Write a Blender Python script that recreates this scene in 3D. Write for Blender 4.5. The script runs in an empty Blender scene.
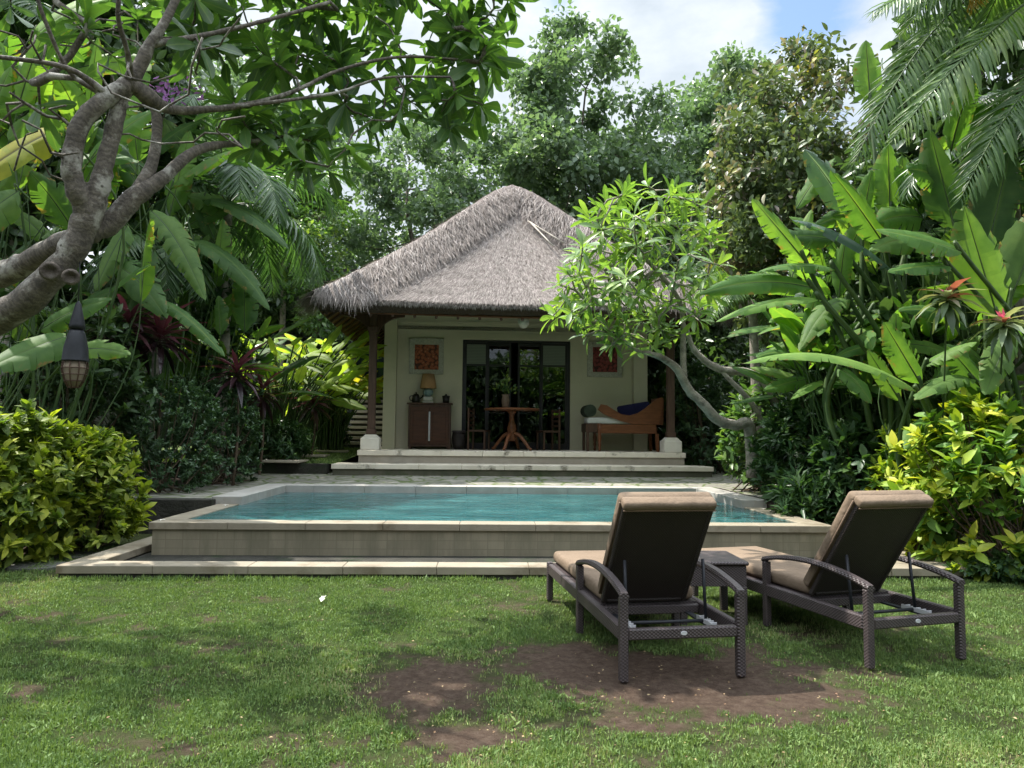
import bpy, bmesh, math, random
import numpy as np
from mathutils import Vector, Matrix

rng = np.random.default_rng(7)
random.seed(7)
C = bpy.context.scene.collection
PI = math.pi
# ------------------------------------------------------------------ camera
F = 710.0; H = 1.48; PITCH = math.atan(50.3 / 710); ROLL = math.radians(0.6)
sc = bpy.context.scene
cd = bpy.data.cameras.new('camera'); cam = bpy.data.objects.new('camera', cd); C.objects.link(cam)
cd.sensor_width = 36; cd.lens = F / 1024 * 36; cd.clip_end = 3000; cd.clip_start = 0.05
cam.matrix_world = Matrix.Translation((0, 0, H)) @ Matrix.Rotation(PI / 2 + PITCH, 4, 'X') @ Matrix.Rotation(ROLL, 4, 'Z')
sc.camera = cam

def ray(px, py):
    u = (px - 512) / F; v = (384 - py) / F
    u2 = u * math.cos(ROLL) - v * math.sin(ROLL); v2 = u * math.sin(ROLL) + v * math.cos(ROLL)
    return np.array([u2, math.cos(PITCH) - v2 * math.sin(PITCH), math.sin(PITCH) + v2 * math.cos(PITCH)])
EYE = np.array([0, 0, H])
def at(px, py, Y):
    d = ray(px, py); return EYE + d * (Y / d[1])
def gz(px, py, z):
    d = ray(px, py); return EYE + d * ((z - H) / d[2])

# ------------------------------------------------------------------ materials
def new_mat(name):
    m = bpy.data.materials.new(name); m.use_nodes = True
    nt = m.node_tree
    b = nt.nodes['Principled BSDF']
    return m, nt, b
def N(nt, t, **kw):
    n = nt.nodes.new(t)
    for k, v in kw.items(): setattr(n, k, v)
    return n
def ramp(nt, fac, stops, interp='LINEAR'):
    r = N(nt, 'ShaderNodeValToRGB'); e = r.color_ramp.elements; r.color_ramp.interpolation = interp
    while len(e) < len(stops): e.new(0.5)
    for i, (p, c) in enumerate(stops):
        e[i].position = p; e[i].color = (c[0], c[1], c[2], 1)
    nt.links.new(fac, r.inputs[0]); return r.outputs[0]
def noise(nt, vec, scale, detail=5, rough=.6, dist=0):
    n = N(nt, 'ShaderNodeTexNoise'); n.inputs['Scale'].default_value = scale; n.inputs['Detail'].default_value = detail
    n.inputs['Roughness'].default_value = rough; n.inputs['Distortion'].default_value = dist
    nt.links.new(vec, n.inputs['Vector']); return n.outputs['Fac']
def mixc(nt, fac, a, b, mode='MIX'):
    m = N(nt, 'ShaderNodeMix', data_type='RGBA', blend_type=mode)
    for s, v in ((0, fac), (6, a), (7, b)):
        if hasattr(v, 'links'): nt.links.new(v, m.inputs[s])
        elif s == 0: m.inputs[0].default_value = v
        else: m.inputs[s].default_value = (v[0], v[1], v[2], 1)
    return m.outputs[2]
def math_n(nt, op, a, b=None, c=None):
    m = N(nt, 'ShaderNodeMath', operation=op)
    for i, v in enumerate((a, b, c)):
        if v is None: continue
        if hasattr(v, 'links'): nt.links.new(v, m.inputs[i])
        else: m.inputs[i].default_value = v
    return m.outputs[0]
def bump(nt, b, h, strength, dist=.02):
    n = N(nt, 'ShaderNodeBump'); n.inputs['Strength'].default_value = strength; n.inputs['Distance'].default_value = dist
    nt.links.new(h, n.inputs['Height']); nt.links.new(n.outputs[0], b.inputs['Normal']); return n
def objco(nt):
    return N(nt, 'ShaderNodeTexCoord').outputs['Object']
def attr(nt, name):
    return N(nt, 'ShaderNodeAttribute', attribute_name=name).outputs['Fac']

def pmat(name, c1, c2, scale=4, rough=.7, bstr=.3, bscale=30, bdist=.01, spec=.3, stain=None, stain_scale=1.5, stretch=None, stain_lo=.52, stain_hi=.68):
    m, nt, b = new_mat(name)
    co = objco(nt)
    if stretch:
        mp = N(nt, 'ShaderNodeMapping'); mp.inputs['Scale'].default_value = stretch; nt.links.new(co, mp.inputs[0]); co2 = mp.outputs[0]
    else: co2 = co
    col = ramp(nt, noise(nt, co2, scale, 6), [(.3, c1), (.7, c2)])
    if stain:
        f = ramp(nt, noise(nt, co, stain_scale, 6, .65), [(stain_lo, (0, 0, 0)), (stain_hi, (1, 1, 1))])
        col = mixc(nt, f, col, stain)
    nt.links.new(col, b.inputs['Base Color'])
    b.inputs['Roughness'].default_value = rough; b.inputs['Specular IOR Level'].default_value = spec
    if bstr: bump(nt, b, noise(nt, co2, bscale, 4), bstr, bdist)
    return m

def leaf_mat(name, stops, trans=.35, rough=.38, tgain=(1.5, 1.7, .6), spec=.4, midrib=None, vein=0, sat=.86):
    m, nt, b = new_mat(name)
    col = ramp(nt, attr(nt, 'rnd'), stops)
    nz = noise(nt, objco(nt), 5, 3)
    hs = N(nt, 'ShaderNodeHueSaturation'); nt.links.new(col, hs.inputs['Color'])
    nt.links.new(math_n(nt, 'MULTIPLY_ADD', nz, .9, .68), hs.inputs['Value'])
    nt.links.new(math_n(nt, 'MULTIPLY_ADD', nz, -.05, .525), hs.inputs['Hue'])
    hs.inputs['Saturation'].default_value = sat
    col = hs.outputs[0]
    if vein:
        fb = math_n(nt, 'MULTIPLY', noise(nt, objco(nt), 7, 6, .7), math_n(nt, 'MULTIPLY_ADD', attr(nt, 'lat'), .55, .55))
        col = mixc(nt, ramp(nt, fb, [(.57, (0, 0, 0)), (.65, (1, 1, 1))]), col, (.22, .15, .06))
    if midrib:
        f = ramp(nt, attr(nt, 'lat'), [(.03, (1, 1, 1)), (.14, (0, 0, 0))])
        col = mixc(nt, f, col, midrib)
    nt.links.new(col, b.inputs['Base Color'])
    b.inputs['Roughness'].default_value = rough; b.inputs['Specular IOR Level'].default_value = spec
    tr = N(nt, 'ShaderNodeBsdfTranslucent')
    tc = mixc(nt, 1.0, col, tgain, 'MULTIPLY'); nt.links.new(tc, tr.inputs['Color'])
    mx = N(nt, 'ShaderNodeMixShader'); mx.inputs[0].default_value = trans
    nt.links.new(b.outputs[0], mx.inputs[1]); nt.links.new(tr.outputs[0], mx.inputs[2])
    nt.links.new(mx.outputs[0], nt.nodes['Material Output'].inputs['Surface'])
    if vein:
        s = math_n(nt, 'SINE', math_n(nt, 'MULTIPLY', attr(nt, 'lon'), vein))
        bm_ = bump(nt, b, s, .2, .004); nt.links.new(bm_.outputs[0], tr.inputs['Normal'])
    return m

M = {}
G1 = lambda a, b_, c: [(0, a), (.55, b_), (1, c)]
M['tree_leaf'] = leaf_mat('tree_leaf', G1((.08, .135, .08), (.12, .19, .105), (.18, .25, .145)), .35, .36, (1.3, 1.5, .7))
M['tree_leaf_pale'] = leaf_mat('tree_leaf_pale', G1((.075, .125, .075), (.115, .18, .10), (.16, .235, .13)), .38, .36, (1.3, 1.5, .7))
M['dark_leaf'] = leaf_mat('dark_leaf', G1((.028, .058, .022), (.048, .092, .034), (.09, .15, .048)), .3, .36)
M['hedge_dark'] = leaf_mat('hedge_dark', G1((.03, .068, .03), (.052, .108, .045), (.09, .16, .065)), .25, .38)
M['hedge_lime'] = leaf_mat('hedge_lime', [(0, (.03, .065, .015)), (.35, (.10, .155, .02)), (.65, (.25, .29, .02)), (1, (.42, .42, .03))], .35, .55, sat=.95)
M['croton'] = leaf_mat('croton', [(0, (.05, .13, .03)), (.3, (.12, .24, .035)), (.55, (.32, .40, .045)), (.9, (.58, .53, .06)), (1, (.58, .40, .06))], .35, .45, (1.25, 1.25, .4), sat=1.0)
M['shrub_bright'] = leaf_mat('shrub_bright', G1((.03, .085, .02), (.07, .15, .03), (.20, .27, .035)), .35, .38)
M['fern'] = leaf_mat('fern', G1((.018, .055, .018), (.035, .085, .026), (.075, .14, .035)), .3, .38)
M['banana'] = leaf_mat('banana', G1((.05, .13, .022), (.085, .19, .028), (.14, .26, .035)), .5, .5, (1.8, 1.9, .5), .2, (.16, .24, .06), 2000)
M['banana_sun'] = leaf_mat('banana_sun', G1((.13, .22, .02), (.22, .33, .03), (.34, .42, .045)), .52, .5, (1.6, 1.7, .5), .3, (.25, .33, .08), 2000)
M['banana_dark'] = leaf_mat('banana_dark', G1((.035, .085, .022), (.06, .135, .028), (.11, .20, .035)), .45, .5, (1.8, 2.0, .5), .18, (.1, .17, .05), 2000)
M['banana_blue'] = leaf_mat('banana_blue', G1((.03, .075, .045), (.05, .10, .06), (.07, .13, .07)), .3, .3, (1.4, 1.8, .6), .6, (.3, .36, .25), 2000)
M['banana_yellow'] = leaf_mat('banana_yellow', G1((.24, .215, .006), (.31, .28, .008), (.20, .25, .012)), .6, .65, (1.6, 1.6, .4), .15, (.14, .12, .03))
M['palm'] = leaf_mat('palm', G1((.028, .07, .026), (.05, .11, .036), (.09, .165, .045)), .35, .36, (1.5, 1.8, .6), .6)
M['palm_near'] = leaf_mat('palm_near', G1((.05, .11, .03), (.09, .175, .045), (.17, .25, .06)), .3, .36, (1.4, 1.6, .5), .45)
M['palm_yellow'] = leaf_mat('palm_yellow', G1((.25, .20, .02), (.45, .30, .02), (.35, .17, .02)), .4, .4, (1.4, 1.3, .4))
M['palm_light'] = leaf_mat('palm_light', G1((.05, .12, .03), (.09, .18, .035), (.15, .24, .05)), .4, .34)
M['frangipani_dark'] = leaf_mat('frangipani_dark', G1((.032, .075, .024), (.052, .115, .03), (.095, .18, .038)), .42, .34, (1.6, 1.9, .5), .5, (.12, .18, .06))
M['frangipani_leaf'] = leaf_mat('frangipani_leaf', G1((.06, .14, .03), (.12, .23, .04), (.24, .35, .055)), .4, .36, (1.5, 1.6, .5), .5, (.22, .3, .1))
M['cordyline'] = leaf_mat('cordyline', G1((.02, .012, .016), (.055, .016, .024), (.13, .03, .045)), .25, .33, (1.6, 1, 1))
M['dracaena'] = leaf_mat('dracaena', [(0, (.04, .08, .03)), (.4, (.08, .13, .05)), (.65, (.26, .30, .20)), (.85, (.14, .10, .06)), (1, (.28, .05, .05))], .3, .36, (1.4, 1.4, .6))
M['pink_bract'] = leaf_mat('pink_bract', G1((.5, .03, .10), (.6, .05, .14), (.65, .12, .2)), .35, .4, (1.3, 1, 1))
M['mixed_leaf'] = leaf_mat('mixed_leaf', [(0, (.045, .08, .035)), (.64, (.12, .175, .055)), (.70, (.16, .14, .12)), (.78, (.27, .22, .20)), (.88, (.16, .22, .04)), (1, (.60, .46, .04))], .3, .42, (1.3, 1.3, .6))
M['flower_purple'] = leaf_mat('flower_purple', G1((.25, .06, .3), (.33, .1, .4), (.4, .15, .45)), .3, .5, (1.1, 1, 1.1))
M['flower_white'] = leaf_mat('flower_white', G1((.7, .66, .5), (.75, .73, .66), (.8, .8, .78)), .2, .5, (1, 1, 1))
M['grass'] = leaf_mat('grass', [(0, (.06, .115, .024)), (.45, (.115, .19, .038)), (.8, (.19, .26, .065)), (1, (.34, .31, .15))], .25, .55, (1.3, 1.4, .6), .15)
M['dead_leaf'] = leaf_mat('dead_leaf', G1((.16, .08, .03), (.25, .15, .06), (.33, .25, .1)), .2, .6, (1.1, 1, .8))
M['straw'] = leaf_mat('straw', [(0, (.10, .083, .074)), (.35, (.185, .156, .141)), (.7, (.27, .233, .213)), (1, (.39, .345, .32))], .08, .85, (1, 1, 1), .1)
M['bark'] = pmat('bark', (.055, .043, .035), (.15, .125, .105), 9, .85, .8, 40, .02, stain=(.20, .185, .165), stain_scale=3)
M['bark_pale'] = pmat('bark_pale', (.16, .14, .115), (.37, .335, .285), 8, .85, .8, 35, .02, stain=(.12, .105, .085), stain_scale=5)
M['stem_green'] = pmat('stem_green', (.025, .055, .018), (.065, .105, .03), 5, .5, .2, 20)
M['stem_brown'] = pmat('stem_brown', (.06, .045, .03), (.13, .09, .06), 5, .8, .4, 30)
M['twig'] = pmat('twig', (.045, .037, .03), (.09, .075, .06), 8, .85, .4, 40)

def ringed_bark():
    m, nt, b = new_mat('ringed_bark')
    co = objco(nt)
    n1 = noise(nt, co, 9, 9, .75)
    rings = math_n(nt, 'SINE', math_n(nt, 'ADD', math_n(nt, 'MULTIPLY', attr(nt, 'lon'), 150), math_n(nt, 'MULTIPLY', noise(nt, co, 6, 5, .7), 34)))
    r01 = math_n(nt, 'MULTIPLY_ADD', rings, .5, .5)
    f = math_n(nt, 'ADD', math_n(nt, 'MULTIPLY', n1, .75), math_n(nt, 'MULTIPLY', r01, .11))
    col = ramp(nt, f, [(.30, (.055, .046, .038)), (.5, (.145, .123, .10)), (.72, (.30, .27, .235))])
    col = mixc(nt, ramp(nt, noise(nt, co, 4.5, 7, .65), [(.54, (0, 0, 0)), (.64, (1, 1, 1))]), col, (.33, .315, .28))
    vo = N(nt, 'ShaderNodeTexVoronoi'); vo.inputs['Scale'].default_value = 17; nt.links.new(co, vo.inputs['Vector'])
    col = mixc(nt, ramp(nt, vo.outputs['Distance'], [(.10, (1, 1, 1)), (.22, (0, 0, 0))]), col, (.07, .06, .05))
    nt.links.new(col, b.inputs['Base Color']); b.inputs['Roughness'].default_value = .85
    bump(nt, b, math_n(nt, 'ADD', math_n(nt, 'MULTIPLY', r01, .12), noise(nt, co, 30, 7, .75)), .8, .015)
    return m
M['ringed_bark'] = ringed_bark()

M['coping'] = pmat('coping', (.215, .185, .138), (.285, .248, .188), 3, .65, .25, 60, .004, stain=(.15, .12, .08), stain_scale=2.2)
M['coping_pale'] = pmat('coping_pale', (.30, .285, .26), (.39, .37, .34), 4, .65, .2, 60, .004, stain=(.30, .28, .24), stain_scale=3)
M['step_stone'] = pmat('step_stone', (.54, .49, .40), (.68, .62, .52), 2.5, .7, .25, 50, .005, stain=(.10, .085, .06), stain_scale=2.0, stain_lo=.56, stain_hi=.66)
M['riser'] = pmat('riser', (.05, .055, .035), (.12, .11, .08), 2, .85, .5, 30, .01, stain=(.04, .06, .02))
M['riser_pale'] = pmat('riser_pale', (.24, .21, .17), (.34, .305, .255), 2, .8, .3, 30, .01)
M['retaining'] = pmat('retaining', (.018, .018, .014), (.045, .042, .034), 4, .9, .8, 18, .03, stain=(.02, .035, .012))
M['plaster'] = pmat('plaster', (.52, .48, .355), (.57, .53, .40), 1.2, .85, .12, 60, .003, stain=(.42, .395, .30), stain_scale=.9, stain_lo=.5, stain_hi=.8)
M['plinth'] = pmat('plinth', (.60, .56, .49), (.70, .66, .58), 4, .8, .2, 50, .004)
M['wood_dark'] = pmat('wood_dark', (.035, .018, .012), (.085, .045, .028), 3, .5, .3, 30, .005, stretch=(6, 6, .8))
M['wood_post'] = pmat('wood_post', (.05, .029, .02), (.105, .062, .043), 3, .6, .3, 30, .005, stretch=(8, 8, .8))
M['wood_red'] = pmat('wood_red', (.045, .018, .011), (.085, .034, .018), 3, .4, .2, 30, .004, stretch=(1, 6, 6))
M['wood_orange'] = pmat('wood_orange', (.115, .042, .019), (.20, .08, .036), 4, .38, .2, 30, .004, stretch=(1.2, 6, 6))
M['bamboo'] = pmat('bamboo', (.32, .28, .23), (.48, .43, .37), 5, .6, .2, 30)
M['mat_ceiling'] = pmat('mat_ceiling', (.10, .05, .025), (.22, .115, .055), 6, .8, .5, 60, .01, stretch=(1, 8, 1))
M['black_frame'] = pmat('black_frame', (.018, .016, .02), (.034, .03, .036), 4, .4, .1, 30)
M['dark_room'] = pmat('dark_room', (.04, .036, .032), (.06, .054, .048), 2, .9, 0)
M['iron'] = pmat('iron', (.010, .011, .014), (.022, .024, .03), 9, .5, .4, 60, .003)
M['cushion'] = pmat('cushion', (.145, .105, .073), (.19, .14, .10), 2.5, .9, .8, 4, .04, .2, stain=(.135, .10, .072), stain_scale=3)
M['piping'] = pmat('piping', (.12, .08, .055), (.16, .11, .078), 5, .9, .1, 30)
M['white_fabric'] = pmat('white_fabric', (.50, .50, .47), (.6, .6, .57), 3, .9, .2, 12)
M['blue_fabric'] = pmat('blue_fabric', (.010, .010, .045), (.02, .02, .075), 3, .9, .25, 10, .02)
M['shade_fabric'] = pmat('shade_fabric', (.30, .17, .075), (.38, .23, .11), 6, .9, .1, 40)
M['lantern_paper'] = pmat('lantern_paper', (.20, .16, .115), (.27, .22, .165), 8, .9, .1, 40)
M['ceramic_white'] = pmat('ceramic_white', (.45, .43, .38), (.55, .52, .46), 5, .35, .1, 20)
M['ceramic_teal'] = pmat('ceramic_teal', (.06, .14, .15), (.25, .30, .27), 14, .3, .1, 20)
M['terracotta'] = pmat('terracotta', (.17, .11, .08), (.26, .18, .13), 6, .6, .2, 30)
M['soot'] = pmat('soot', (.012, .011, .010), (.03, .026, .022), 6, .45, .1, 20)
M['picture_frame'] = pmat('picture_frame', (.32, .31, .26), (.52, .50, .43), 26, .8, .8, 40, .02)
M['picture_red'] = pmat('picture_red', (.12, .03, .016), (.24, .085, .04), 16, .7, .5, 30, .02, stain=(.06, .022, .016), stain_scale=9)
M['picture_maroon'] = pmat('picture_maroon', (.11, .018, .018), (.20, .04, .035), 16, .7, .5, 30, .02, stain=(.05, .012, .012), stain_scale=9)
M['metal_pale'] = pmat('metal_pale', (.40, .40, .41), (.52, .52, .54), 8, .4, 0)
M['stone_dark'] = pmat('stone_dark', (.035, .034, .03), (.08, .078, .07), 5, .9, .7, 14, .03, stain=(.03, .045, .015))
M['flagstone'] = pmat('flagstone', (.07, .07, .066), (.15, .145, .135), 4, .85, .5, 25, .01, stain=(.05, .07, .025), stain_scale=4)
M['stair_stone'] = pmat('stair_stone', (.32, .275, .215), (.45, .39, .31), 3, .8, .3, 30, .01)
M['soil'] = pmat('soil', (.022, .014, .010), (.055, .036, .025), 6, .95, .8, 25, .03)
M['villa_wall'] = pmat('villa_wall', (.16, .17, .19), (.22, .23, .25), 2, .8, .1, 40)

def globe_mat():
    m, nt, b = new_mat('milk_glass')
    nt.links.new(ramp(nt, noise(nt, objco(nt), 3), [(.3, (.62, .62, .56)), (.7, (.7, .7, .64))]), b.inputs['Base Color'])
    b.inputs['Roughness'].default_value = .35
    return m
M['milk_glass'] = globe_mat()
def glass_mat():
    m, nt, b = new_mat('window_glass')
    gl = N(nt, 'ShaderNodeBsdfGlossy'); gl.inputs['Roughness'].default_value = .02
    tr = N(nt, 'ShaderNodeBsdfTransparent'); tr.inputs[0].default_value = (.55, .6, .6, 1)
    fr = N(nt, 'ShaderNodeFresnel'); fr.inputs[0].default_value = 1.6
    bp = N(nt, 'ShaderNodeBump'); bp.inputs['Strength'].default_value = .04
    nt.links.new(noise(nt, objco(nt), 1.5, 2), bp.inputs['Height']); nt.links.new(bp.outputs[0], gl.inputs['Normal'])
    f = math_n(nt, 'MULTIPLY_ADD', fr.outputs[0], .7, .03)
    mx = N(nt, 'ShaderNodeMixShader'); nt.links.new(f, mx.inputs[0])
    nt.links.new(tr.outputs[0], mx.inputs[1]); nt.links.new(gl.outputs[0], mx.inputs[2])
    nt.links.new(mx.outputs[0], nt.nodes['Material Output'].inputs['Surface'])
    return m
M['window_glass'] = glass_mat()
def blind_mat():
    m, nt, b = new_mat('rattan_blind')
    co = objco(nt); sp = N(nt, 'ShaderNodeSeparateXYZ'); nt.links.new(co, sp.inputs[0])
    s = math_n(nt, 'SINE', math_n(nt, 'MULTIPLY', sp.outputs[2], 160))
    nt.links.new(ramp(nt, s, [(0, (.15, .17, .14)), (1, (.22, .24, .20))]), b.inputs['Base Color'])
    b.inputs['Roughness'].default_value = .9
    return m
M['rattan_blind'] = blind_mat()

def wicker(name, c1, c2, k=240):
    m, nt, b = new_mat(name)
    co = objco(nt); sp = N(nt, 'ShaderNodeSeparateXYZ'); nt.links.new(co, sp.inputs[0])
    u = math_n(nt, 'ADD', sp.outputs[0], sp.outputs[1])
    a = math_n(nt, 'SINE', math_n(nt, 'MULTIPLY', u, k)); z = math_n(nt, 'SINE', math_n(nt, 'MULTIPLY', sp.outputs[2], k * 1.3))
    h = math_n(nt, 'MULTIPLY_ADD', math_n(nt, 'MULTIPLY', a, z), .5, .5)
    nz = noise(nt, co, 9, 4)
    f = math_n(nt, 'ADD', math_n(nt, 'MULTIPLY', h, .6), math_n(nt, 'MULTIPLY', nz, .45))
    nt.links.new(ramp(nt, f, [(.15, c1), (.85, c2)]), b.inputs['Base Color'])
    b.inputs['Roughness'].default_value = .45; b.inputs['Specular IOR Level'].default_value = .4
    bump(nt, b, h, .7, .006)
    return m
M['wicker'] = wicker('wicker', (.016, .012, .013), (.085, .066, .066))
M['wicker_panel'] = wicker('wicker_panel', (.012, .009, .008), (.034, .026, .023), 330)

def tile_wall():
    m, nt, b = new_mat('pool_tile')
    co = objco(nt); mp = N(nt, 'ShaderNodeMapping'); mp.inputs['Rotation'].default_value = (PI / 2, 0, 0)
    nt.links.new(co, mp.inputs[0])
    br = N(nt, 'ShaderNodeTexBrick'); nt.links.new(mp.outputs[0], br.inputs[0]); br.offset = 0
    br.inputs['Scale'].default_value = 1; br.inputs['Brick Width'].default_value = .2; br.inputs['Row Height'].default_value = .1
    br.inputs['Mortar Size'].default_value = .004
    br.inputs['Color1'].default_value = (.225, .195, .135, 1); br.inputs['Color2'].default_value = (.27, .235, .165, 1); br.inputs['Mortar'].default_value = (.18, .155, .105, 1)
    m2 = N(nt, 'ShaderNodeMapping'); m2.inputs['Scale'].default_value = (2.6, 2.6, .5); nt.links.new(co, m2.inputs[0])
    f = ramp(nt, noise(nt, m2.outputs[0], 1.3, 8, .7), [(.40, (0, 0, 0)), (.66, (1, 1, 1))])
    col = mixc(nt, f, br.outputs[0], (.15, .135, .09))
    nt.links.new(col, b.inputs['Base Color']); b.inputs['Roughness'].default_value = .55
    return m
M['pool_tile'] = tile_wall()
M['pool_floor'] = pmat('pool_floor', (.05, .22, .23), (.08, .30, .30), 3, .6, 0)
def water_mat():
    m, nt, b = new_mat('pool_water')
    co = objco(nt); mp = N(nt, 'ShaderNodeMapping'); mp.inputs['Scale'].default_value = (.7, 2.0, 1); nt.links.new(co, mp.inputs[0])
    n1 = noise(nt, mp.outputs[0], 1.6, 5, .55, .6)
    col = ramp(nt, n1, [(.3, (.010, .058, .064)), (.5, (.02, .098, .104)), (.75, (.055, .168, .168))])
    nt.links.new(col, b.inputs['Base Color']); b.inputs['Roughness'].default_value = .06; b.inputs['IOR'].default_value = 1.33
    h = math_n(nt, 'ADD', noise(nt, mp.outputs[0], 3.2, 3, .5, .5), math_n(nt, 'MULTIPLY', noise(nt, mp.outputs[0], 11, 2, .5), .25))
    bump(nt, b, h, .55, .06)
    return m
M['pool_water'] = water_mat()
def ground_mat():
    m, nt, b = new_mat('lawn_soil')
    co = objco(nt)
    g = ramp(nt, noise(nt, co, 3, 8, .7), [(.3, (.05, .075, .022)), (.5, (.085, .125, .036)), (.75, (.14, .17, .06))])
    d = ramp(nt, noise(nt, co, 16, 10, .85), [(.3, (.075, .048, .035)), (.5, (.165, .114, .085)), (.8, (.33, .25, .19))])
    col = mixc(nt, attr(nt, 'dirt'), g, d)
    nt.links.new(col, b.inputs['Base Color']); b.inputs['Roughness'].default_value = .95; b.inputs['Specular IOR Level'].default_value = .1
    bump(nt, b, noise(nt, co, 45, 9, .85), 1, .12)
    return m
M['lawn_soil'] = ground_mat()
def paving_mat():
    m, nt, b = new_mat('mossy_paving')
    co = objco(nt)
    n0 = N(nt, 'ShaderNodeTexNoise'); n0.inputs['Scale'].default_value = 2; nt.links.new(co, n0.inputs['Vector'])
    ad = N(nt, 'ShaderNodeVectorMath', operation='MULTIPLY_ADD'); nt.links.new(n0.outputs['Color'], ad.inputs[0]); ad.inputs[1].default_value = (.25, .25, 0); nt.links.new(co, ad.inputs[2])
    v = N(nt, 'ShaderNodeTexVoronoi', feature='DISTANCE_TO_EDGE'); v.inputs['Scale'].default_value = 2.4; nt.links.new(ad.outputs[0], v.inputs['Vector'])
    vc = N(nt, 'ShaderNodeTexVoronoi'); vc.inputs['Scale'].default_value = 2.4; nt.links.new(ad.outputs[0], vc.inputs['Vector'])
    sx = N(nt, 'ShaderNodeSeparateColor'); nt.links.new(vc.outputs['Color'], sx.inputs[0])
    st = ramp(nt, sx.outputs[0], [(0, (.19, .18, .155)), (1, (.33, .31, .265))])
    st = mixc(nt, ramp(nt, noise(nt, co, 9, 6), [(.4, (0, 0, 0)), (.75, (1, 1, 1))]), st, (.10, .10, .075))
    e = math_n(nt, 'ADD', v.outputs['Distance'], math_n(nt, 'MULTIPLY_ADD', noise(nt, co, 5, 5), -.16, .07))
    f = ramp(nt, e, [(.02, (1, 1, 1)), (.07, (0, 0, 0))])
    moss = ramp(nt, noise(nt, co, 6, 5), [(.3, (.05, .075, .02)), (.7, (.11, .14, .045))])
    nt.links.new(mixc(nt, f, st, moss), b.inputs['Base Color']); b.inputs['Roughness'].default_value = .85
    bump(nt, b, v.outputs['Distance'], .6, .05)
    return m
M['mossy_paving'] = paving_mat()
def thatch_mat():
    m, nt, b = new_mat('thatch')
    co = objco(nt); mp = N(nt, 'ShaderNodeMapping'); mp.inputs['Scale'].default_value = (1, 1, .3); nt.links.new(co, mp.inputs[0])
    n1 = noise(nt, mp.outputs[0], 26, 6, .75); n2 = noise(nt, co, .9, 5)
    f = math_n(nt, 'ADD', math_n(nt, 'MULTIPLY', n1, .75), math_n(nt, 'MULTIPLY', n2, .25))
    nt.links.new(ramp(nt, f, [(.30, (.09, .075, .069)), (.5, (.20, .17, .16)), (.70, (.32, .28, .265))]), b.inputs['Base Color'])
    b.inputs['Roughness'].default_value = .95; b.inputs['Specular IOR Level'].default_value = .05
    bump(nt, b, n1, 1, .06)
    return m
M['thatch'] = thatch_mat()
M['thatch_edge_shaded'] = pmat('thatch_edge_shaded', (.04, .028, .022), (.11, .08, .06), 20, .95, .8, 60, .03, stretch=(3, 3, .4))  # darker thatch, with the shade under the eave put into the colour

# ------------------------------------------------------------------ object helpers
def tag(o, label=None, cat=None, group=None, kind=None):
    if label: o['label'] = label
    if cat: o['category'] = cat
    if group: o['group'] = group
    if kind: o['kind'] = kind
    return o
def empty(name, loc=(0, 0, 0), rz=0, label=None, cat=None, group=None):
    o = bpy.data.objects.new(name, None); C.objects.link(o); o.empty_display_size = .1
    o.location = loc; o.rotation_euler = (0, 0, rz)
    return tag(o, label, cat, group)
def link_mesh(name, me, mat, parent=None, smooth=False):
    o = bpy.data.objects.new(name, me); C.objects.link(o)
    if mat: me.materials.append(mat)
    if parent: o.parent = parent
    if smooth: me.polygons.foreach_set('use_smooth', np.ones(len(me.polygons), bool))
    return o
class Acc:
    """collects vertices/quads/tris with three point attributes"""
    def __init__(s): s.v = []; s.q = []; s.t = []; s.r = []; s.la = []; s.lo = []; s.n = 0
    def add(s, v, q=None, t=None, r=.5, la=.5, lo=0.):
        v = np.asarray(v, float).reshape(-1, 3); k = len(v)
        s.v.append(v)
        for lst, val in ((s.r, r), (s.la, la), (s.lo, lo)):
            a = np.asarray(val, float); lst.append(np.full(k, float(a)) if a.ndim == 0 else a.reshape(-1))
        if q is not None and len(q): s.q.append(np.asarray(q, int).reshape(-1, 4) + s.n)
        if t is not None and len(t): s.t.append(np.asarray(t, int).reshape(-1, 3) + s.n)
        s.n += k
    def build(s, name, mat, parent=None, smooth=True, origin=None):
        v = np.concatenate(s.v)
        if origin is not None: v = v - np.asarray(origin, float)
        q = np.concatenate(s.q) if s.q else np.zeros((0, 4), int)
        t = np.concatenate(s.t) if s.t else np.zeros((0, 3), int)
        me = bpy.data.meshes.new(name)
        me.vertices.add(len(v)); me.vertices.foreach_set('co', v.astype(np.float32).ravel())
        loops = np.concatenate([q.ravel(), t.ravel()])
        me.loops.add(len(loops)); me.loops.foreach_set('vertex_index', loops.astype(np.int32))
        me.polygons.add(len(q) + len(t))
        st = np.concatenate([np.arange(len(q)) * 4, len(q) * 4 + np.arange(len(t)) * 3])
        me.polygons.foreach_set('loop_start', st.astype(np.int32))
        for nm, lst in (('rnd', s.r), ('lat', s.la), ('lon', s.lo)):
            a = me.attributes.new(nm, 'FLOAT', 'POINT'); a.data.foreach_set('value', np.concatenate(lst).astype(np.float32))
        me.update(calc_edges=True)
        return link_mesh(name, me, mat, parent, smooth)

def unit(a):
    a = np.asarray(a, float); return a / np.maximum(np.linalg.norm(a, axis=-1, keepdims=True), 1e-9)

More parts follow.
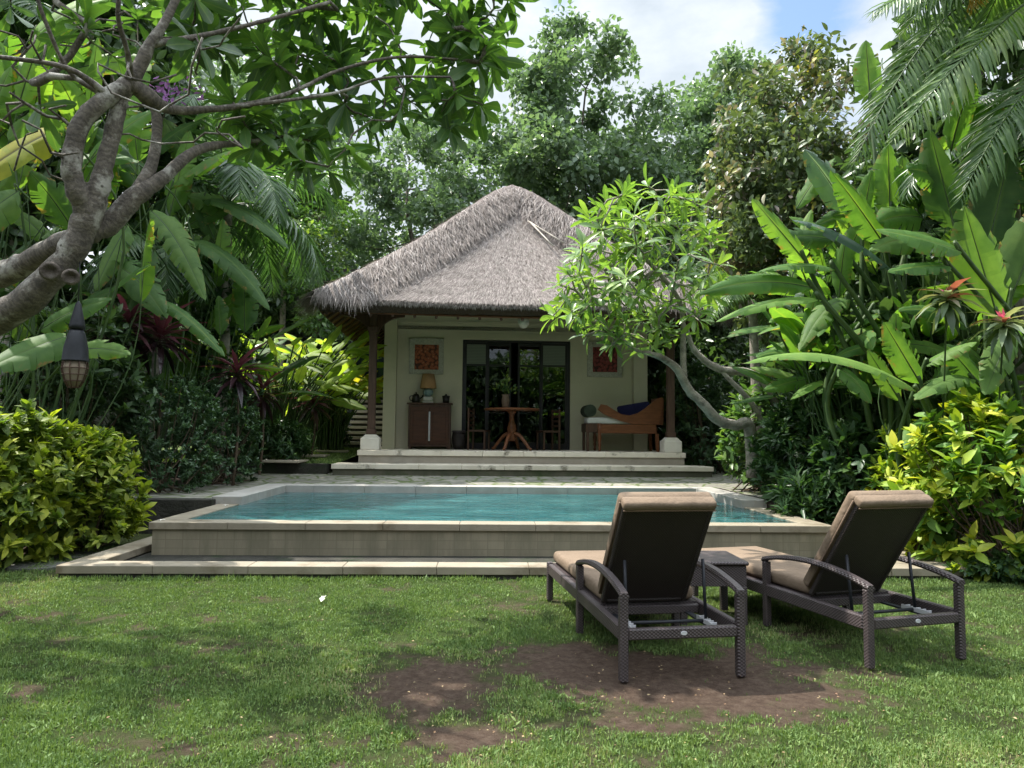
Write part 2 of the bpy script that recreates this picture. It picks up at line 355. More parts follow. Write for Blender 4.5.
# leaf templates: verts, quads, tris, lat, lon
def tmpl_diamond(w=.42, fold=.12, droop=.12, m=.45):
    v = np.array([[0, 0, 0], [-w / 2, m, fold], [0, m, 0], [w / 2, m, fold], [0, 1, -droop]])
    return v, np.array([[0, 2, 4, 1], [0, 3, 4, 2]]), None, np.array([0, 1, 0, 1, 0.]), v[:, 1]
def tmpl_leaf(secs, fold=.12, droop=.25):
    v = []; la = []; lo = []
    for y, w in secs:
        for sgn in (-1, 0, 1):
            v.append([sgn * w, y, fold * abs(sgn) * w * 2 - droop * y * y]); la.append(abs(sgn)); lo.append(y)
    q = []
    for i in range(len(secs) - 1):
        a = i * 3
        q += [[a, a + 1, a + 4, a + 3], [a + 1, a + 2, a + 5, a + 4]]
    return np.array(v), np.array(q), None, np.array(la, float), np.array(lo)
T_SMALL = tmpl_diamond(.5, .10, .12)
T_NARROW = tmpl_diamond(.24, .06, .2)
T_OVAL = tmpl_leaf([(0, .01), (.18, .15), (.45, .23), (.75, .16), (1, .01)], .14, .22)
T_FRAN = tmpl_leaf([(0, .012), (.2, .06), (.5, .125), (.75, .15), (.92, .09), (1, .01)], .16, .28)
T_STRAP = tmpl_leaf([(0, .03), (.3, .075), (.65, .075), (1, .006)], .25, .55)
T_LEAFLET = tmpl_leaf([(0, .012), (.35, .034), (.7, .028), (1, .003)], .5, .32)
T_STRAW = (np.array([[-.5, 0, 0], [.5, 0, 0], [.35, .6, .04], [-.35, .6, .04], [0, 1, 0]]), np.array([[0, 1, 2, 3]]), np.array([[3, 2, 4]]), np.full(5, .5), np.array([0, 0, .6, .6, 1.]))
T_GRASS = (np.array([[-.5, 0, 0], [.5, 0, 0], [.4, .55, .10], [-.4, .55, .10], [0, 1, .38]]), np.array([[0, 1, 2, 3]]), np.array([[3, 2, 4]]), np.full(5, .5), np.array([0, 0, .6, .6, 1.]))
def scatter(acc, T, pos, d, n, s, ws=1.0, rnd=None):
    v, q, t, la, lo = T
    pos = np.asarray(pos, float); k = len(pos)
    if not k: return
    d = unit(d); x = unit(np.cross(d, n)); n = np.cross(x, d)
    s = np.broadcast_to(np.asarray(s, float), (k,))[:, None, None]; ws = np.broadcast_to(np.asarray(ws, float), (k,))[:, None, None]
    V = pos[:, None, :] + s * (v[None, :, 0:1] * x[:, None, :] * ws + v[None, :, 1:2] * d[:, None, :] + v[None, :, 2:3] * n[:, None, :])
    m = len(v); off = (np.arange(k) * m)[:, None, None]
    r = rng.random(k) if rnd is None else rnd
    acc.add(V.reshape(-1, 3), (q[None] + off).reshape(-1, 4) if q is not None else None, (t[None] + off).reshape(-1, 3) if t is not None else None,
            np.repeat(r, m), np.tile(la, k), np.tile(lo, k))
def rand_unit(k):
    return unit(rng.normal(size=(k, 3)))

def tube(acc, pts, rad, sides=7, lon0=0., cap=True, squash=None, rnd=.5):
    pts = np.asarray(pts, float); n = len(pts); rad = np.broadcast_to(np.asarray(rad, float), (n,))
    tg = unit(np.gradient(pts, axis=0)); ref = np.array([0, 0, 1.]) if abs(tg[0][2]) < .9 else np.array([0, 1., 0])
    xs = []; x = unit(np.cross(tg[0], ref))
    for i in range(n):
        x = x - tg[i] * np.dot(x, tg[i]); x = unit(x); xs.append(x)
    xs = np.array(xs); ys = np.cross(tg, xs)
    a = np.arange(sides) / sides * 2 * PI
    V = pts[:, None] + rad[:, None, None] * (np.cos(a)[None, :, None] * xs[:, None] + np.sin(a)[None, :, None] * ys[:, None])
    i = np.arange(n - 1)[:, None] * sides; j = np.arange(sides)[None]; j2 = (j + 1) % sides
    q = np.stack([i + j, i + j2, i + sides + j2, i + sides + j], -1).reshape(-1, 4)
    L = np.concatenate([[0], np.cumsum(np.linalg.norm(np.diff(pts, axis=0), axis=1))]) + lon0
    V = V.reshape(-1, 3); la = np.full(len(V), .5); lo = np.repeat(L, sides)
    if cap:
        V = np.vstack([V, pts[0], pts[-1]]); la = np.append(la, [.5, .5]); lo = np.append(lo, [L[0], L[-1]])
        e = n * sides; o2 = (n - 1) * sides
        t = [[e, (k + 1) % sides, k] for k in range(sides)] + [[e + 1, o2 + k, o2 + (k + 1) % sides] for k in range(sides)]
    else: t = None
    acc.add(V, q, t, rnd, la, lo)
def smooth_path(pts, n=6):
    """Catmull-Rom through rows (any number of columns)"""
    p = np.asarray(pts, float); p = np.vstack([2 * p[0] - p[1], p, 2 * p[-1] - p[-2]]); out = []
    for i in range(1, len(p) - 2):
        for k in range(n):
            t = k / n; a, b, c, d = p[i - 1], p[i], p[i + 1], p[i + 2]
            out.append(.5 * ((2 * b) + (-a + c) * t + (2 * a - 5 * b + 4 * c - d) * t * t + (-a + 3 * b - 3 * c + d) * t ** 3))
    out.append(p[-2]); return np.array(out)

# hard-surface builder
class BM:
    def __init__(s): s.bm = bmesh.new()
    def box(s, x0, x1, y0, y1, z0, z1, bev=0.0, rot=None, pivot=None, seg=1):
        r = bmesh.ops.create_cube(s.bm, size=1); vs = r['verts']
        c = Vector(((x0 + x1) / 2, (y0 + y1) / 2, (z0 + z1) / 2))
        for v in vs: v.co = Vector((v.co.x * abs(x1 - x0), v.co.y * abs(y1 - y0), v.co.z * abs(z1 - z0)))
        if bev:
            es = list({e for v in vs for e in v.link_edges})
            rr = bmesh.ops.bevel(s.bm, geom=es, offset=bev, segments=seg, affect='EDGES', profile=.5)
            vs = list({v for f in rr['faces'] for v in f.verts} | {v for v in vs if v.is_valid})
        for v in vs:
            p = v.co + c
            if rot is not None:
                pv = Vector(pivot) if pivot is not None else c
                p = rot @ (p - pv) + pv
            v.co = p
        return vs
    def prism(s, pts, axis, a0, a1):
        """extrude a polygon (2D points) along axis 'x','y' or 'z'"""
        def mk(p, a): return {'x': (a, p[0], p[1]), 'y': (p[0], a, p[1]), 'z': (p[0], p[1], a)}[axis]
        lo = [s.bm.verts.new(mk(p, a0)) for p in pts]; hi = [s.bm.verts.new(mk(p, a1)) for p in pts]
        n = len(pts); s.bm.faces.new(lo[::-1]); s.bm.faces.new(hi)
        for i in range(n): s.bm.faces.new((lo[i], lo[(i + 1) % n], hi[(i + 1) % n], hi[i]))
    def lathe(s, prof, c=(0, 0, 0), seg=24):
        rings = []
        for r, z in prof:
            rings.append([s.bm.verts.new((c[0] + r * math.cos(2 * PI * k / seg), c[1] + r * math.sin(2 * PI * k / seg), c[2] + z)) for k in range(seg)])
        for a, b in zip(rings, rings[1:]):
            for k in range(seg): s.bm.faces.new((a[k], a[(k + 1) % seg], b[(k + 1) % seg], b[k]))
        s.bm.faces.new(rings[0][::-1]); s.bm.faces.new(rings[-1])
    def build(s, name, mat, parent=None, smooth=False):
        bmesh.ops.recalc_face_normals(s.bm, faces=s.bm.faces[:])
        me = bpy.data.meshes.new(name); s.bm.to_mesh(me); s.bm.free()
        return link_mesh(name, me, mat, parent, smooth)
def copy_tree(o, parent=None):
    c = o.copy(); C.objects.link(c); c.parent = parent
    for ch in list(o.children): copy_tree(ch, c)
    return c
def add_subsurf(o, lv=1):
    m = o.modifiers.new('sub', 'SUBSURF'); m.levels = lv; m.render_levels = lv

# value noise for placement
_P = rng.random((64, 64))
def vnoise(x, y, s=1.0):
    x = np.asarray(x) * s; y = np.asarray(y) * s
    xi = np.floor(x).astype(int); yi = np.floor(y).astype(int); fx = x - xi; fy = y - yi
    fx = fx * fx * (3 - 2 * fx); fy = fy * fy * (3 - 2 * fy)
    g = lambda a, b: _P[a % 64, b % 64]
    return (g(xi, yi) * (1 - fx) + g(xi + 1, yi) * fx) * (1 - fy) + (g(xi, yi + 1) * (1 - fx) + g(xi + 1, yi + 1) * fx) * fy
def fbm(x, y, s=1.0, o=4):
    return sum(vnoise(x + 17 * k, y - 9 * k, s * 2 ** k) * .5 ** k for k in range(o)) / sum(.5 ** k for k in range(o))

# ------------------------------------------------------------------ world and sun
SUN_EL = math.radians(60); SXY = unit(np.array([-.90, .42]))
w = bpy.data.worlds.new('World'); sc.world = w; w.use_nodes = True
nt = w.node_tree; bg = nt.nodes['Background']
sky = N(nt, 'ShaderNodeTexSky'); sky.sky_type = 'NISHITA'; sky.sun_disc = False
sky.sun_elevation = SUN_EL; sky.sun_rotation = math.atan2(SXY[0], SXY[1]); sky.air_density = 1.0; sky.dust_density = 1.0
tc = N(nt, 'ShaderNodeTexCoord')
mp = N(nt, 'ShaderNodeMapping'); mp.inputs['Scale'].default_value = (1, 1, 1.9); mp.inputs['Location'].default_value = (.35, .1, .2)
nt.links.new(tc.outputs['Generated'], mp.inputs[0])
cn = noise(nt, mp.outputs[0], 2.3, 9, .6, .35)
mask = ramp(nt, cn, [(.37, (0, 0, 0)), (.50, (1, 1, 1))])
shade = ramp(nt, noise(nt, mp.outputs[0], 3.6, 7, .6), [(.32, (1.6, 1.85, 2.1)), (.68, (2.8, 2.95, 3.1))])
for _px, _py, _r in ((556, 6, .085), (808, 4, .05), (790, -60, .10)):
    _d = unit(ray(_px, _py)); _v = N(nt, 'ShaderNodeVectorMath', operation='DISTANCE'); nt.links.new(tc.outputs['Generated'], _v.inputs[0]); _v.inputs[1].default_value = tuple(_d)
    _g = N(nt, 'ShaderNodeMapRange'); _g.inputs['From Min'].default_value = _r * 1.6; _g.inputs['From Max'].default_value = 0; _g.inputs['To Min'].default_value = 0; _g.inputs['To Max'].default_value = .24; nt.links.new(_v.outputs['Value'], _g.inputs['Value'])
    cn = math_n(nt, 'SUBTRACT', cn, _g.outputs[0])
mask = ramp(nt, cn, [(.30, (0, 0, 0)), (.44, (1, 1, 1))])
_sk = N(nt, 'ShaderNodeVectorMath', operation='SCALE'); nt.links.new(sky.outputs[0], _sk.inputs[0]); _sk.inputs['Scale'].default_value = .72
# blue gap low in the picture's upper middle
# clouds overhead, out of view, are brightened to add fill light
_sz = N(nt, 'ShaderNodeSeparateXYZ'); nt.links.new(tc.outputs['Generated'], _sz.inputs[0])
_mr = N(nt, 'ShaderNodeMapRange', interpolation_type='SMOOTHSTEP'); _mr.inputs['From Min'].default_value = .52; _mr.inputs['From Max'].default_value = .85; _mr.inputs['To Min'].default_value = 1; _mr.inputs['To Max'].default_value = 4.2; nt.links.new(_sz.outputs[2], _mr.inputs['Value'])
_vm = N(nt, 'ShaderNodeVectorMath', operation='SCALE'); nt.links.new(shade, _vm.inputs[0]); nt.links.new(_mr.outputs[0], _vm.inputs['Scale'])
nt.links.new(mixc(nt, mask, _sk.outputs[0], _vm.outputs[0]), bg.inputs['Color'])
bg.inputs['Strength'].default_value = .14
ld = bpy.data.lights.new('sun', 'SUN'); ld.energy = 3.3; ld.angle = math.radians(.5); ld.color = (1, .95, .86)
lo_ = bpy.data.objects.new('sun', ld); C.objects.link(lo_); lo_.location = (0, 0, 30)
sd = Vector((SXY[0] * math.cos(SUN_EL), SXY[1] * math.cos(SUN_EL), math.sin(SUN_EL)))
lo_.rotation_euler = sd.to_track_quat('Z', 'Y').to_euler()
vs_ = sc.view_settings; vs_.view_transform = 'Standard'; vs_.look = 'None'; vs_.gamma = 1; vs_.exposure = 1.55; vs_.use_curve_mapping = False
cy = sc.cycles; cy.use_denoising = True; cy.max_bounces = 8; cy.diffuse_bounces = 3; cy.glossy_bounces = 3; cy.transmission_bounces = 6; cy.transparent_max_bounces = 8
cy.caustics_reflective = False; cy.caustics_refractive = False; cy.sample_clamp_indirect = 6
try: cy.denoising_prefilter = 'ACCURATE'; cy.denoising_input_passes = 'RGB_ALBEDO_NORMAL'
except Exception: pass

# ------------------------------------------------------------------ ground
def dirt_mask(x, y):
    """bare earth patches under and before the loungers"""
    m = np.zeros_like(x)
    for (px, py, rx, ry, s) in ((428, 690, .40, .52, .85), (455, 730, .30, .26, .7), (650, 668, .95, .36, 1.05), (720, 690, .70, .30, 1.0), (565, 655, .48, .25, .7), (620, 720, .42, .22, .5)):
        c = gz(px, py, 0); m = np.maximum(m, s * np.exp(-(((x - c[0]) / rx) ** 2 + ((y - c[1]) / ry) ** 2) * .9))
    n = fbm(x, y, 2.6, 5); n2 = fbm(x + 5, y - 3, 13, 4)
    return np.clip((m + (n - .5) * .9 + (n2 - .5) * .9 - .06) / .45, 0, 1)
def gcoords(a, b, step, far):
    g = np.arange(a, b + 1e-6, step); k = np.geomspace(.4, far, 16)
    return np.concatenate([a - k[::-1], g, b + k])
gx = gcoords(-6.5, 6.5, .045, 700); gy = gcoords(2.2, 9.4, .045, 2000)
X, Y = np.meshgrid(gx, gy); inner = (np.abs(X) < 7) & (Y > 2) & (Y < 9.6)
Z = np.where(inner, (fbm(X, Y, 1.7, 4) - .5) * .035 - .012, -.02)
a = Acc(); nxg = len(gx); nyg = len(gy)
idx = np.arange(nxg * nyg).reshape(nyg, nxg)
qs = np.stack([idx[:-1, :-1], idx[:-1, 1:], idx[1:, 1:], idx[1:, :-1]], -1).reshape(-1, 4)
a.add(np.stack([X, Y, Z], -1).reshape(-1, 3), qs)
lawn = a.build('lawn', M['lawn_soil']); tag(lawn, kind='structure')
da = lawn.data.attributes.new('dirt', 'FLOAT', 'POINT'); da.data.foreach_set('value', np.where(inner, dirt_mask(X, Y), 0.2).astype(np.float32).ravel())

# ------------------------------------------------------------------ pool (yawed with the pavilion)
PY = math.radians(2.2)
pc = gz(488, 524.5, .40)
POOL = (pc[0], pc[1], 0)
pool = empty('swimming_pool', POOL, PY, 'raised rectangular swimming pool with sandstone coping and overflow channel', 'swimming pool')
cP, sP = math.cos(PY), math.sin(PY)
def pool_local(p):
    dx, dy = p[0] - POOL[0], p[1] - POOL[1]; return np.array([dx * cP + dy * sP, -dx * sP + dy * cP, p[2]])
def pool_world(x, y, z=0):
    return np.array([POOL[0] + x * cP - y * sP, POOL[1] + x * sP + y * cP, z])
xl = pool_local(gz(145, 523.5, .40))[0]; xr = pool_local(gz(831, 525.5, .40))[0]
yb = 4.55; cw = .30; yr = 2.2
PD = dict(xl=xl, xr=xr)
def slabs(bm, x0, x1, y0, y1, z0, z1, n, along='x', bev=.006, gap=.0035):
    for k in range(n):
        if along == 'x':
            a0 = x0 + (x1 - x0) * k / n; a1 = x0 + (x1 - x0) * (k + 1) / n; bm.box(a0 + gap / 2, a1 - gap / 2, y0, y1, z0, z1, bev)
        else:
            a0 = y0 + (y1 - y0) * k / n; a1 = y0 + (y1 - y0) * (k + 1) / n; bm.box(x0, x1, a0 + gap / 2, a1 - gap / 2, z0, z1, bev)
b = BM(); o = .035
b.box(xl + o, xr - o, o, .2, -.1, .318); b.box(xl + o, xl + .2, .2, yb - .1, -.1, .318); b.box(xr - .2, xr - o, .2, yb - .1, -.1, .318); b.box(xl + .2, xr - .2, yb - .2, yb - .1, -.1, .318)
b.build('pool_wall', M['pool_tile'], pool)
b = BM(); slabs(b, xl, xr, 0, cw, .32, .405, 9)
slabs(b, xl, xl + cw, cw, yr + .1, .32, .405, 3, 'y'); slabs(b, xr - cw, xr, cw, yr + .1, .32, .405, 3, 'y')
b.build('coping', M['coping'], pool)
b = BM(); slabs(b, xl - .10, xl + .34, yr, yb, .36, .515, 3, 'y'); slabs(b, xr - .34, xr + .06, yr, yb, .36, .515, 3, 'y')
slabs(b, xl - .10, xr + .06, yb + .0035, yb + .4, .36, .515, 9)
b.build('raised_coping', M['coping_pale'], pool)
b = BM(); b.box(xl + .2, xr - .2, .2, yb, -.9, -.8); b.build('pool_floor', M['pool_floor'], pool)
# low overflow channel kerb round front and left; solid slab on the right
kl = pool_local(gz(55, 577, 0)); kr = pool_local(gz(972, 577, 0))
kf = kl[1]
b = BM(); kx0 = kl[0]; kx1 = kr[0]
slabs(b, kx0, kx1, kf, kf + .27, .03, .115, 10); slabs(b, kx0, kx0 + .3, kf + .2735, 1.6, .03, .115, 2, 'y')
b.build('channel_kerb', M['coping'], pool)
b = BM(); b.box(kx0 + .02, kx1 - .02, kf + .02, kf + .25, -.1, .028); b.box(kx0 + .02, kx0 + .28, kf + .25, 1.6, -.1, .028); b.build('kerb_base', M['retaining'], pool)
b = BM(); b.box(kx0 + .3, xr - .1, kf + .25, .04, -.1, .02); b.box(kx0 + .3, xl + .036, .04, 1.6, -.1, .02); b.build('channel_bed', M['retaining'], pool)
b = BM(); slabs(b, xr + .02, kx1, kf + .2735, .65, .03, .118, 2, 'y'); b.build('side_slab', M['coping'], pool)
b = BM(); b.box(xr, kx1 - .02, kf + .25, .63, -.1, .027); b.build('slab_base', M['riser_pale'], pool)
# water
a = Acc(); wx = np.linspace(xl + .26, xr - .26, 2); wy = np.linspace(.26, yb + .02, 2)
a.add([(wx[0], wy[0], .388), (wx[1], wy[0], .388), (wx[1], wy[1], .388), (wx[0], wy[1], .388)], [[0, 1, 2, 3]])
wt = a.build('water', M['pool_water']); wt.location = POOL; wt.rotation_euler = (0, 0, PY); tag(wt, kind='structure')

# upper ground behind the pool (pool-local frame)
b = BM()
b.box(-60, xl - .05, yr + .1, 4.7, -.5, .47); b.box(xr + .05, 60, 1.6, 4.7, -.5, .47); b.box(-60, 60, 4.7, 60, -.5, .472)
ug = b.build('upper_ground', M['soil']); ug.location = POOL; ug.rotation_euler = (0, 0, PY); tag(ug, kind='structure')
a = Acc(); nx, ny = 40, 14
gxx = np.linspace(-5.6, 6.0, nx); gyy = np.linspace(yr + .1, 9.4, ny)
XX, YY = np.meshgrid(gxx, gyy); ZZ = .478 + np.clip((YY - 4.9) / 2.2, 0, 1) * .11
idx = np.arange(nx * ny).reshape(ny, nx)
keep = ~((XX[:-1, :-1] > xl - .35) & (XX[:-1, :-1] < xr + .1) & (YY[:-1, :-1] < yb + .2))
qs = np.stack([idx[:-1, :-1], idx[:-1, 1:], idx[1:, 1:], idx[1:, :-1]], -1)[keep]
a.add(np.stack([XX, YY, ZZ], -1).reshape(-1, 3), qs)
pv_ = a.build('path', M['mossy_paving']); pv_.location = POOL; pv_.rotation_euler = (0, 0, PY); tag(pv_, kind='structure')
# dark stone retaining wall on the left
b = BM(); b.box(-9, xl - .04, yr - .14, yr + .098, -.1, .478, .01); rw = b.build('retaining_wall', M['retaining'])
rw.location = POOL; rw.rotation_euler = (0, 0, PY); tag(rw, 'low dark mossy retaining wall left of the pool', 'wall')
# second terrace level on the left with grass
b = BM(); b.box(-12, -3.45, 7.0, 7.25, .3, .80, .01); lw = b.build('low_stone_wall', M['retaining']); lw.location = POOL; lw.rotation_euler = (0, 0, PY)
tag(lw, 'low dark kerb wall edging the grass strip beside the steps', 'wall')
a = Acc(); a.add([(-14, 7.24, .79), (-3.3, 7.24, .79), (-3.3, 12.5, 1.02), (-14, 12.5, 1.02), (-14, 30, 1.05), (-3.3, 30, 1.05)], [[0, 1, 2, 3], [3, 2, 5, 4]])
gs = a.build('grass_strip', pmat('grass_strip', (.05, .09, .02), (.11, .15, .035), 9, .9, .6, 60, .02)); gs.location = POOL; gs.rotation_euler = (0, 0, PY); tag(gs, kind='structure')

# ------------------------------------------------------------------ pavilion
VY = math.radians(3.6)
PV = at(521, 452, 16.2); PVO = (PV[0], 16.2, 0)
cV, sV = math.cos(VY), math.sin(VY)
def pvl(px, py, yl):
    """pixel -> local point on the plane local y = yl"""
    d = ray(px, py); nrm = np.array([-sV, cV, 0]); p0 = np.array([PVO[0], PVO[1], 0]) + nrm * yl
    t = np.dot(p0 - EYE, nrm) / np.dot(d, nrm); p = EYE + d * t; dx, dy = p[0] - PVO[0], p[1] - PVO[1]
    return np.array([dx * cV + dy * sV, -dx * sV + dy * cV, p[2]])
def pvw(x, y, z):
    return np.array([PVO[0] + x * cV - y * sV, PVO[1] + x * sV + y * cV, z])
pav = empty('garden_pavilion', PVO, VY, 'open fronted garden pavilion with a shaggy grey thatched pyramid roof', 'pavilion')
FZ = pvl(521, 451.5, 0)[2]; SZ = pvl(521, 465.5, -.75)[2]; BZ = .56
tl, tr_ = pvl(357, 452, 0)[0], pvl(686, 452, 0)[0]
sl, sr = pvl(331, 465, -.75)[0], pvl(714, 468, -.75)[0]
b = BM(); b.box(tl + .03, tr_ - .03, .03, 8.6, BZ - .3, FZ - .12); b.build('terrace_riser', M['riser_pale'], pav)
b = BM(); slabs(b, tl, tr_, 0, .5, FZ - .118, FZ, 8, 'x', .008); slabs(b, tl, tr_, .5035, 8.6, FZ - .118, FZ - .002, 6, 'x', .008); b.build('terrace_floor', M['step_stone'], pav)
b = BM(); b.box(sl + .03, sr - .03, -.72, .03, BZ - .3, SZ - .105); b.build('step_riser', M['riser'], pav)
b = BM(); slabs(b, sl, sr, -.75, .028, SZ - .103, SZ, 9, 'x', .008); b.build('lower_step', M['step_stone'], pav)
# walls
yw = 2.1; yp = 1.85
wl0, wl1 = pvl(383, 400, yp)[0], pvl(395.5, 400, yp)[0]; wr0, wr1 = pvl(634, 400, yp)[0], pvl(647.5, 400, yp)[0]
dl, dr = pvl(462, 400, yw)[0], pvl(570, 400, yw)[0]; dz = pvl(516, 340.5, yw)[2]
WT = 4.75
b = BM()
b.box(wl0, wl1, yp, 7.2, FZ, WT); b.box(wr0, wr1, yp, 7.2, FZ, WT)
b.box(wl1, dl, yw, yw + .2, FZ, WT); b.box(dr, wr0, yw, yw + .2, FZ, WT); b.box(dl, dr, yw, yw + .2, dz, WT)
b.box(wl1, wr0, 7.0, 7.2, FZ, WT)
b.build('wall', M['plaster'], pav)
b = BM()
for t_, e in ((.13, .02), (.05, .035)):
    b.box(dl - t_ - .03, dl - .001, yw - e, yw - .001, FZ, dz + .001); b.box(dr + .001, dr + t_ + .03, yw - e, yw - .001, FZ, dz + .001); b.box(dl - t_ - .03, dr + t_ + .03, yw - e - .003, yw - .001, dz + .002, dz + t_ + .03)
for z0, z1, e in ((dz + .42, dz + .47, .015), (dz + .60, dz + .68, .02)):
    b.box(wl1 + .001, wr0 - .001, yw - e, yw - .001, z0, z1)
b.box(wl1 + .001, dl - .25, yw - .03, yw - .001, FZ, FZ + .16); b.box(dr + .25, wr0 - .001, yw - .03, yw - .001, FZ, FZ + .16)
b.build('moulding', M['plaster'], pav)
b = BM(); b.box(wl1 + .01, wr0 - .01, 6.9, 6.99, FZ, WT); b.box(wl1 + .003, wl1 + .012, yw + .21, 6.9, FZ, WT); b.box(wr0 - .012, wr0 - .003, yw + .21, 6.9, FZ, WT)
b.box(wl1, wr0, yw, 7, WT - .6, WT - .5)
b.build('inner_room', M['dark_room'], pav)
# sliding door: outer frame, two fixed leaves with glass and blinds, open middle
fr_ = empty('door_set', (0, 0, 0)); fr_.parent = pav; fr_.name = 'door'
b = BM(); t_ = .055
b.box(dl + .002, dl + t_, yw + .02, yw + .14, FZ, dz - .001); b.box(dr - t_, dr - .002, yw + .02, yw + .14, FZ, dz - .001); b.box(dl + t_, dr - t_, yw + .02, yw + .14, dz - t_, dz - .001); b.box(dl + t_, dr - t_, yw + .02, yw + .14, FZ, FZ + .02)
zz = pvl(516, 364.5, yw)[2]; lw_ = pvl(488, 400, yw)[0]; rw_ = pvl(541, 400, yw)[0]
for x0, x1 in ((dl + t_, lw_), (rw_, dr - t_)):
    b.box(x0, x0 + .05, yw + .05, yw + .1, FZ + .02, dz - t_); b.box(x1 - .07, x1, yw + .05, yw + .1, FZ + .02, dz - t_)
    b.box(x0 + .05, x1 - .07, yw + .05, yw + .1, FZ + .02, FZ + .16); b.box(x0 + .05, x1 - .07, yw + .05, yw + .1, dz - t_ - .06, dz - t_)
    b.box(x0 + .05, x1 - .07, yw + .05, yw + .1, zz - .04, zz)
xm = (lw_ + rw_) / 2
for x0, x1 in ((lw_ - .02, xm - .09), (xm + .09, rw_ + .02)):
    b.box(x0, x0 + .05, yw + .15, yw + .195, FZ + .02, dz - t_); b.box(x1 - .05, x1, yw + .15, yw + .195, FZ + .02, dz - t_); b.box(x0 + .05, x1 - .05, yw + .15, yw + .195, FZ + .02, FZ + .18); b.box(x0 + .05, x1 - .05, yw + .15, yw + .195, dz - t_ - .08, dz - t_); b.box(x0 + .05, x1 - .05, yw + .15, yw + .195, zz - .04, zz)
b.build('door_frame', M['black_frame'], fr_)
for x0, x1 in ((lw_ + .03, xm - .14), (xm + .14, rw_ - .03)):
    b = BM(); b.box(x0, x1, yw + .168, yw + .174, FZ + .18, dz - t_ - .08); b.build('glass_pane', M['window_glass'], fr_)
for x0, x1 in ((dl + t_ + .05, lw_ - .07), (rw_ + .05, dr - t_ - .07)):
    b = BM(); b.box(x0, x1, yw + .072, yw + .078, FZ + .16, dz - t_ - .06); b.build('glass_pane', M['window_glass'], fr_)
    b = BM(); b.box(x0 + .002, x1 - .002, yw + .056, yw + .068, zz + .002, dz - t_ - .062); b.build('blind', M['rattan_blind'], fr_)
# posts
plx = pvl(372, 400, .45)[0]; prx = pvl(670.5, 400, .45)[0]; pr_top = pvl(521, 322, .45)[2] + .12
def post(x, y):
    e = empty('post', (x, y, 0)); e.parent = pav
    b = BM(); hw = .21; h1 = .27
    b.box(-hw, hw, -hw, hw, FZ, FZ + h1, .01)
    b.prism([(-hw + .012, FZ + h1), (hw - .012, FZ + h1), (hw - .1, FZ + h1 + .08), (-hw + .1, FZ + h1 + .08)], 'y', -hw + .06, hw - .06)
    b.build('plinth', M['plinth'], e)
    b = BM(); b.box(-.085, .085, -.085, .085, FZ + h1 + .08, pr_top, .012); b.box(-.12, .12, -.12, .12, pr_top - .42, pr_top - .3, .01); b.box(-.105, .105, -.105, .105, FZ + h1 + .079, FZ + h1 + .2, .01); b.build('shaft', M['wood_post'], e)
    for sg in (-1, 1):
        b = BM()
        arc = [(sg * .09, pr_top - .62)] + [(sg * (.09 + .62 * (1 - math.cos(t))), pr_top - .58 + .52 * math.sin(t)) for t in np.linspace(.12, PI / 2, 8)] + [(sg * .72, pr_top - .02), (sg * .09, pr_top - .02)]
        b.prism(arc, 'y', -.055, .055); b.build('bracket', M['wood_dark'], e)
    return e
post(plx, .45); post(prx, .45); post(plx, 7.9); post(prx, 7.9)
# beams
b = BM(); e = .11
b.box(plx - .6, prx + .6, .45 - e, .45 + e, pr_top, pr_top + .2, .01); b.box(plx - .6, prx + .6, 7.9 - e, 7.9 + e, pr_top, pr_top + .2, .01)
b.box(plx - e, plx + e, -.2, 8.5, pr_top + .003, pr_top + .197, .01); b.box(prx - e, prx + e, -.2, 8.5, pr_top + .003, pr_top + .197, .01)
b.build('ring_beam', M['wood_dark'], pav)
# roof
ey = -.75
exl = pvl(312, 300, ey)[0]; exr = pvl(727, 300, ey)[0]; ezb = pvl(521, 313, ey)[2]; ezt = ezb + .25
cx = (exl + exr) / 2; hx = (exr - exl) / 2; yc = ey + hx; ap = pvl(515, 186, yc); AX, AZ = cx, ezt + (ap[2] - .10 - ezt) / .955
eyb = yc + hx
def roof_pt(side, u, v):
    """side 0 front 1 right 2 back 3 left; u -1..1 along the eave, v 0 eave .. 1 apex (vectorised)"""
    k = hx * (1 - v) * (1 - .035 * np.sin(v * PI))
    ridge = .10 * np.abs(u) ** 8 * np.sin(np.clip(v * 1.0, 0, 1) * PI)
    z = ezt + (AZ - ezt) * (v - .045 * np.sin(v * PI) - .045 * np.clip((v - .82) / .18, 0, 1) ** 2) + .012 * (1 - np.mod(v * 15, 1)) * (v < .95) - .06 * np.cos(u * PI / 2) * (1 - v) + ridge
    k = np.maximum(k, .02)
    if side == 0: x, y = u * k, -k
    elif side == 1: x, y = k, u * k
    elif side == 2: x, y = -u * k, k
    else: x, y = -k, -u * k
    return np.stack([AX + x, yc + y, z], -1)
def grid_faces(acc, P):
    n, m = P.shape[:2]; idx = np.arange(n * m).reshape(n, m)
    acc.add(P.reshape(-1, 3), np.stack([idx[:-1, :-1], idx[:-1, 1:], idx[1:, 1:], idx[1:, :-1]], -1).reshape(-1, 4))
roof = empty('roof'); roof.parent = pav
a = Acc()
for sd_ in range(4):
    U, Vv = np.meshgrid(np.linspace(-1, 1, 90), np.linspace(0, 1, 200))
    P = roof_pt(sd_, U, Vv); P[..., 2] += (fbm(U * 9, Vv * 9 + sd_ * 5, 2, 3) - .5) * .10
    grid_faces(a, P)
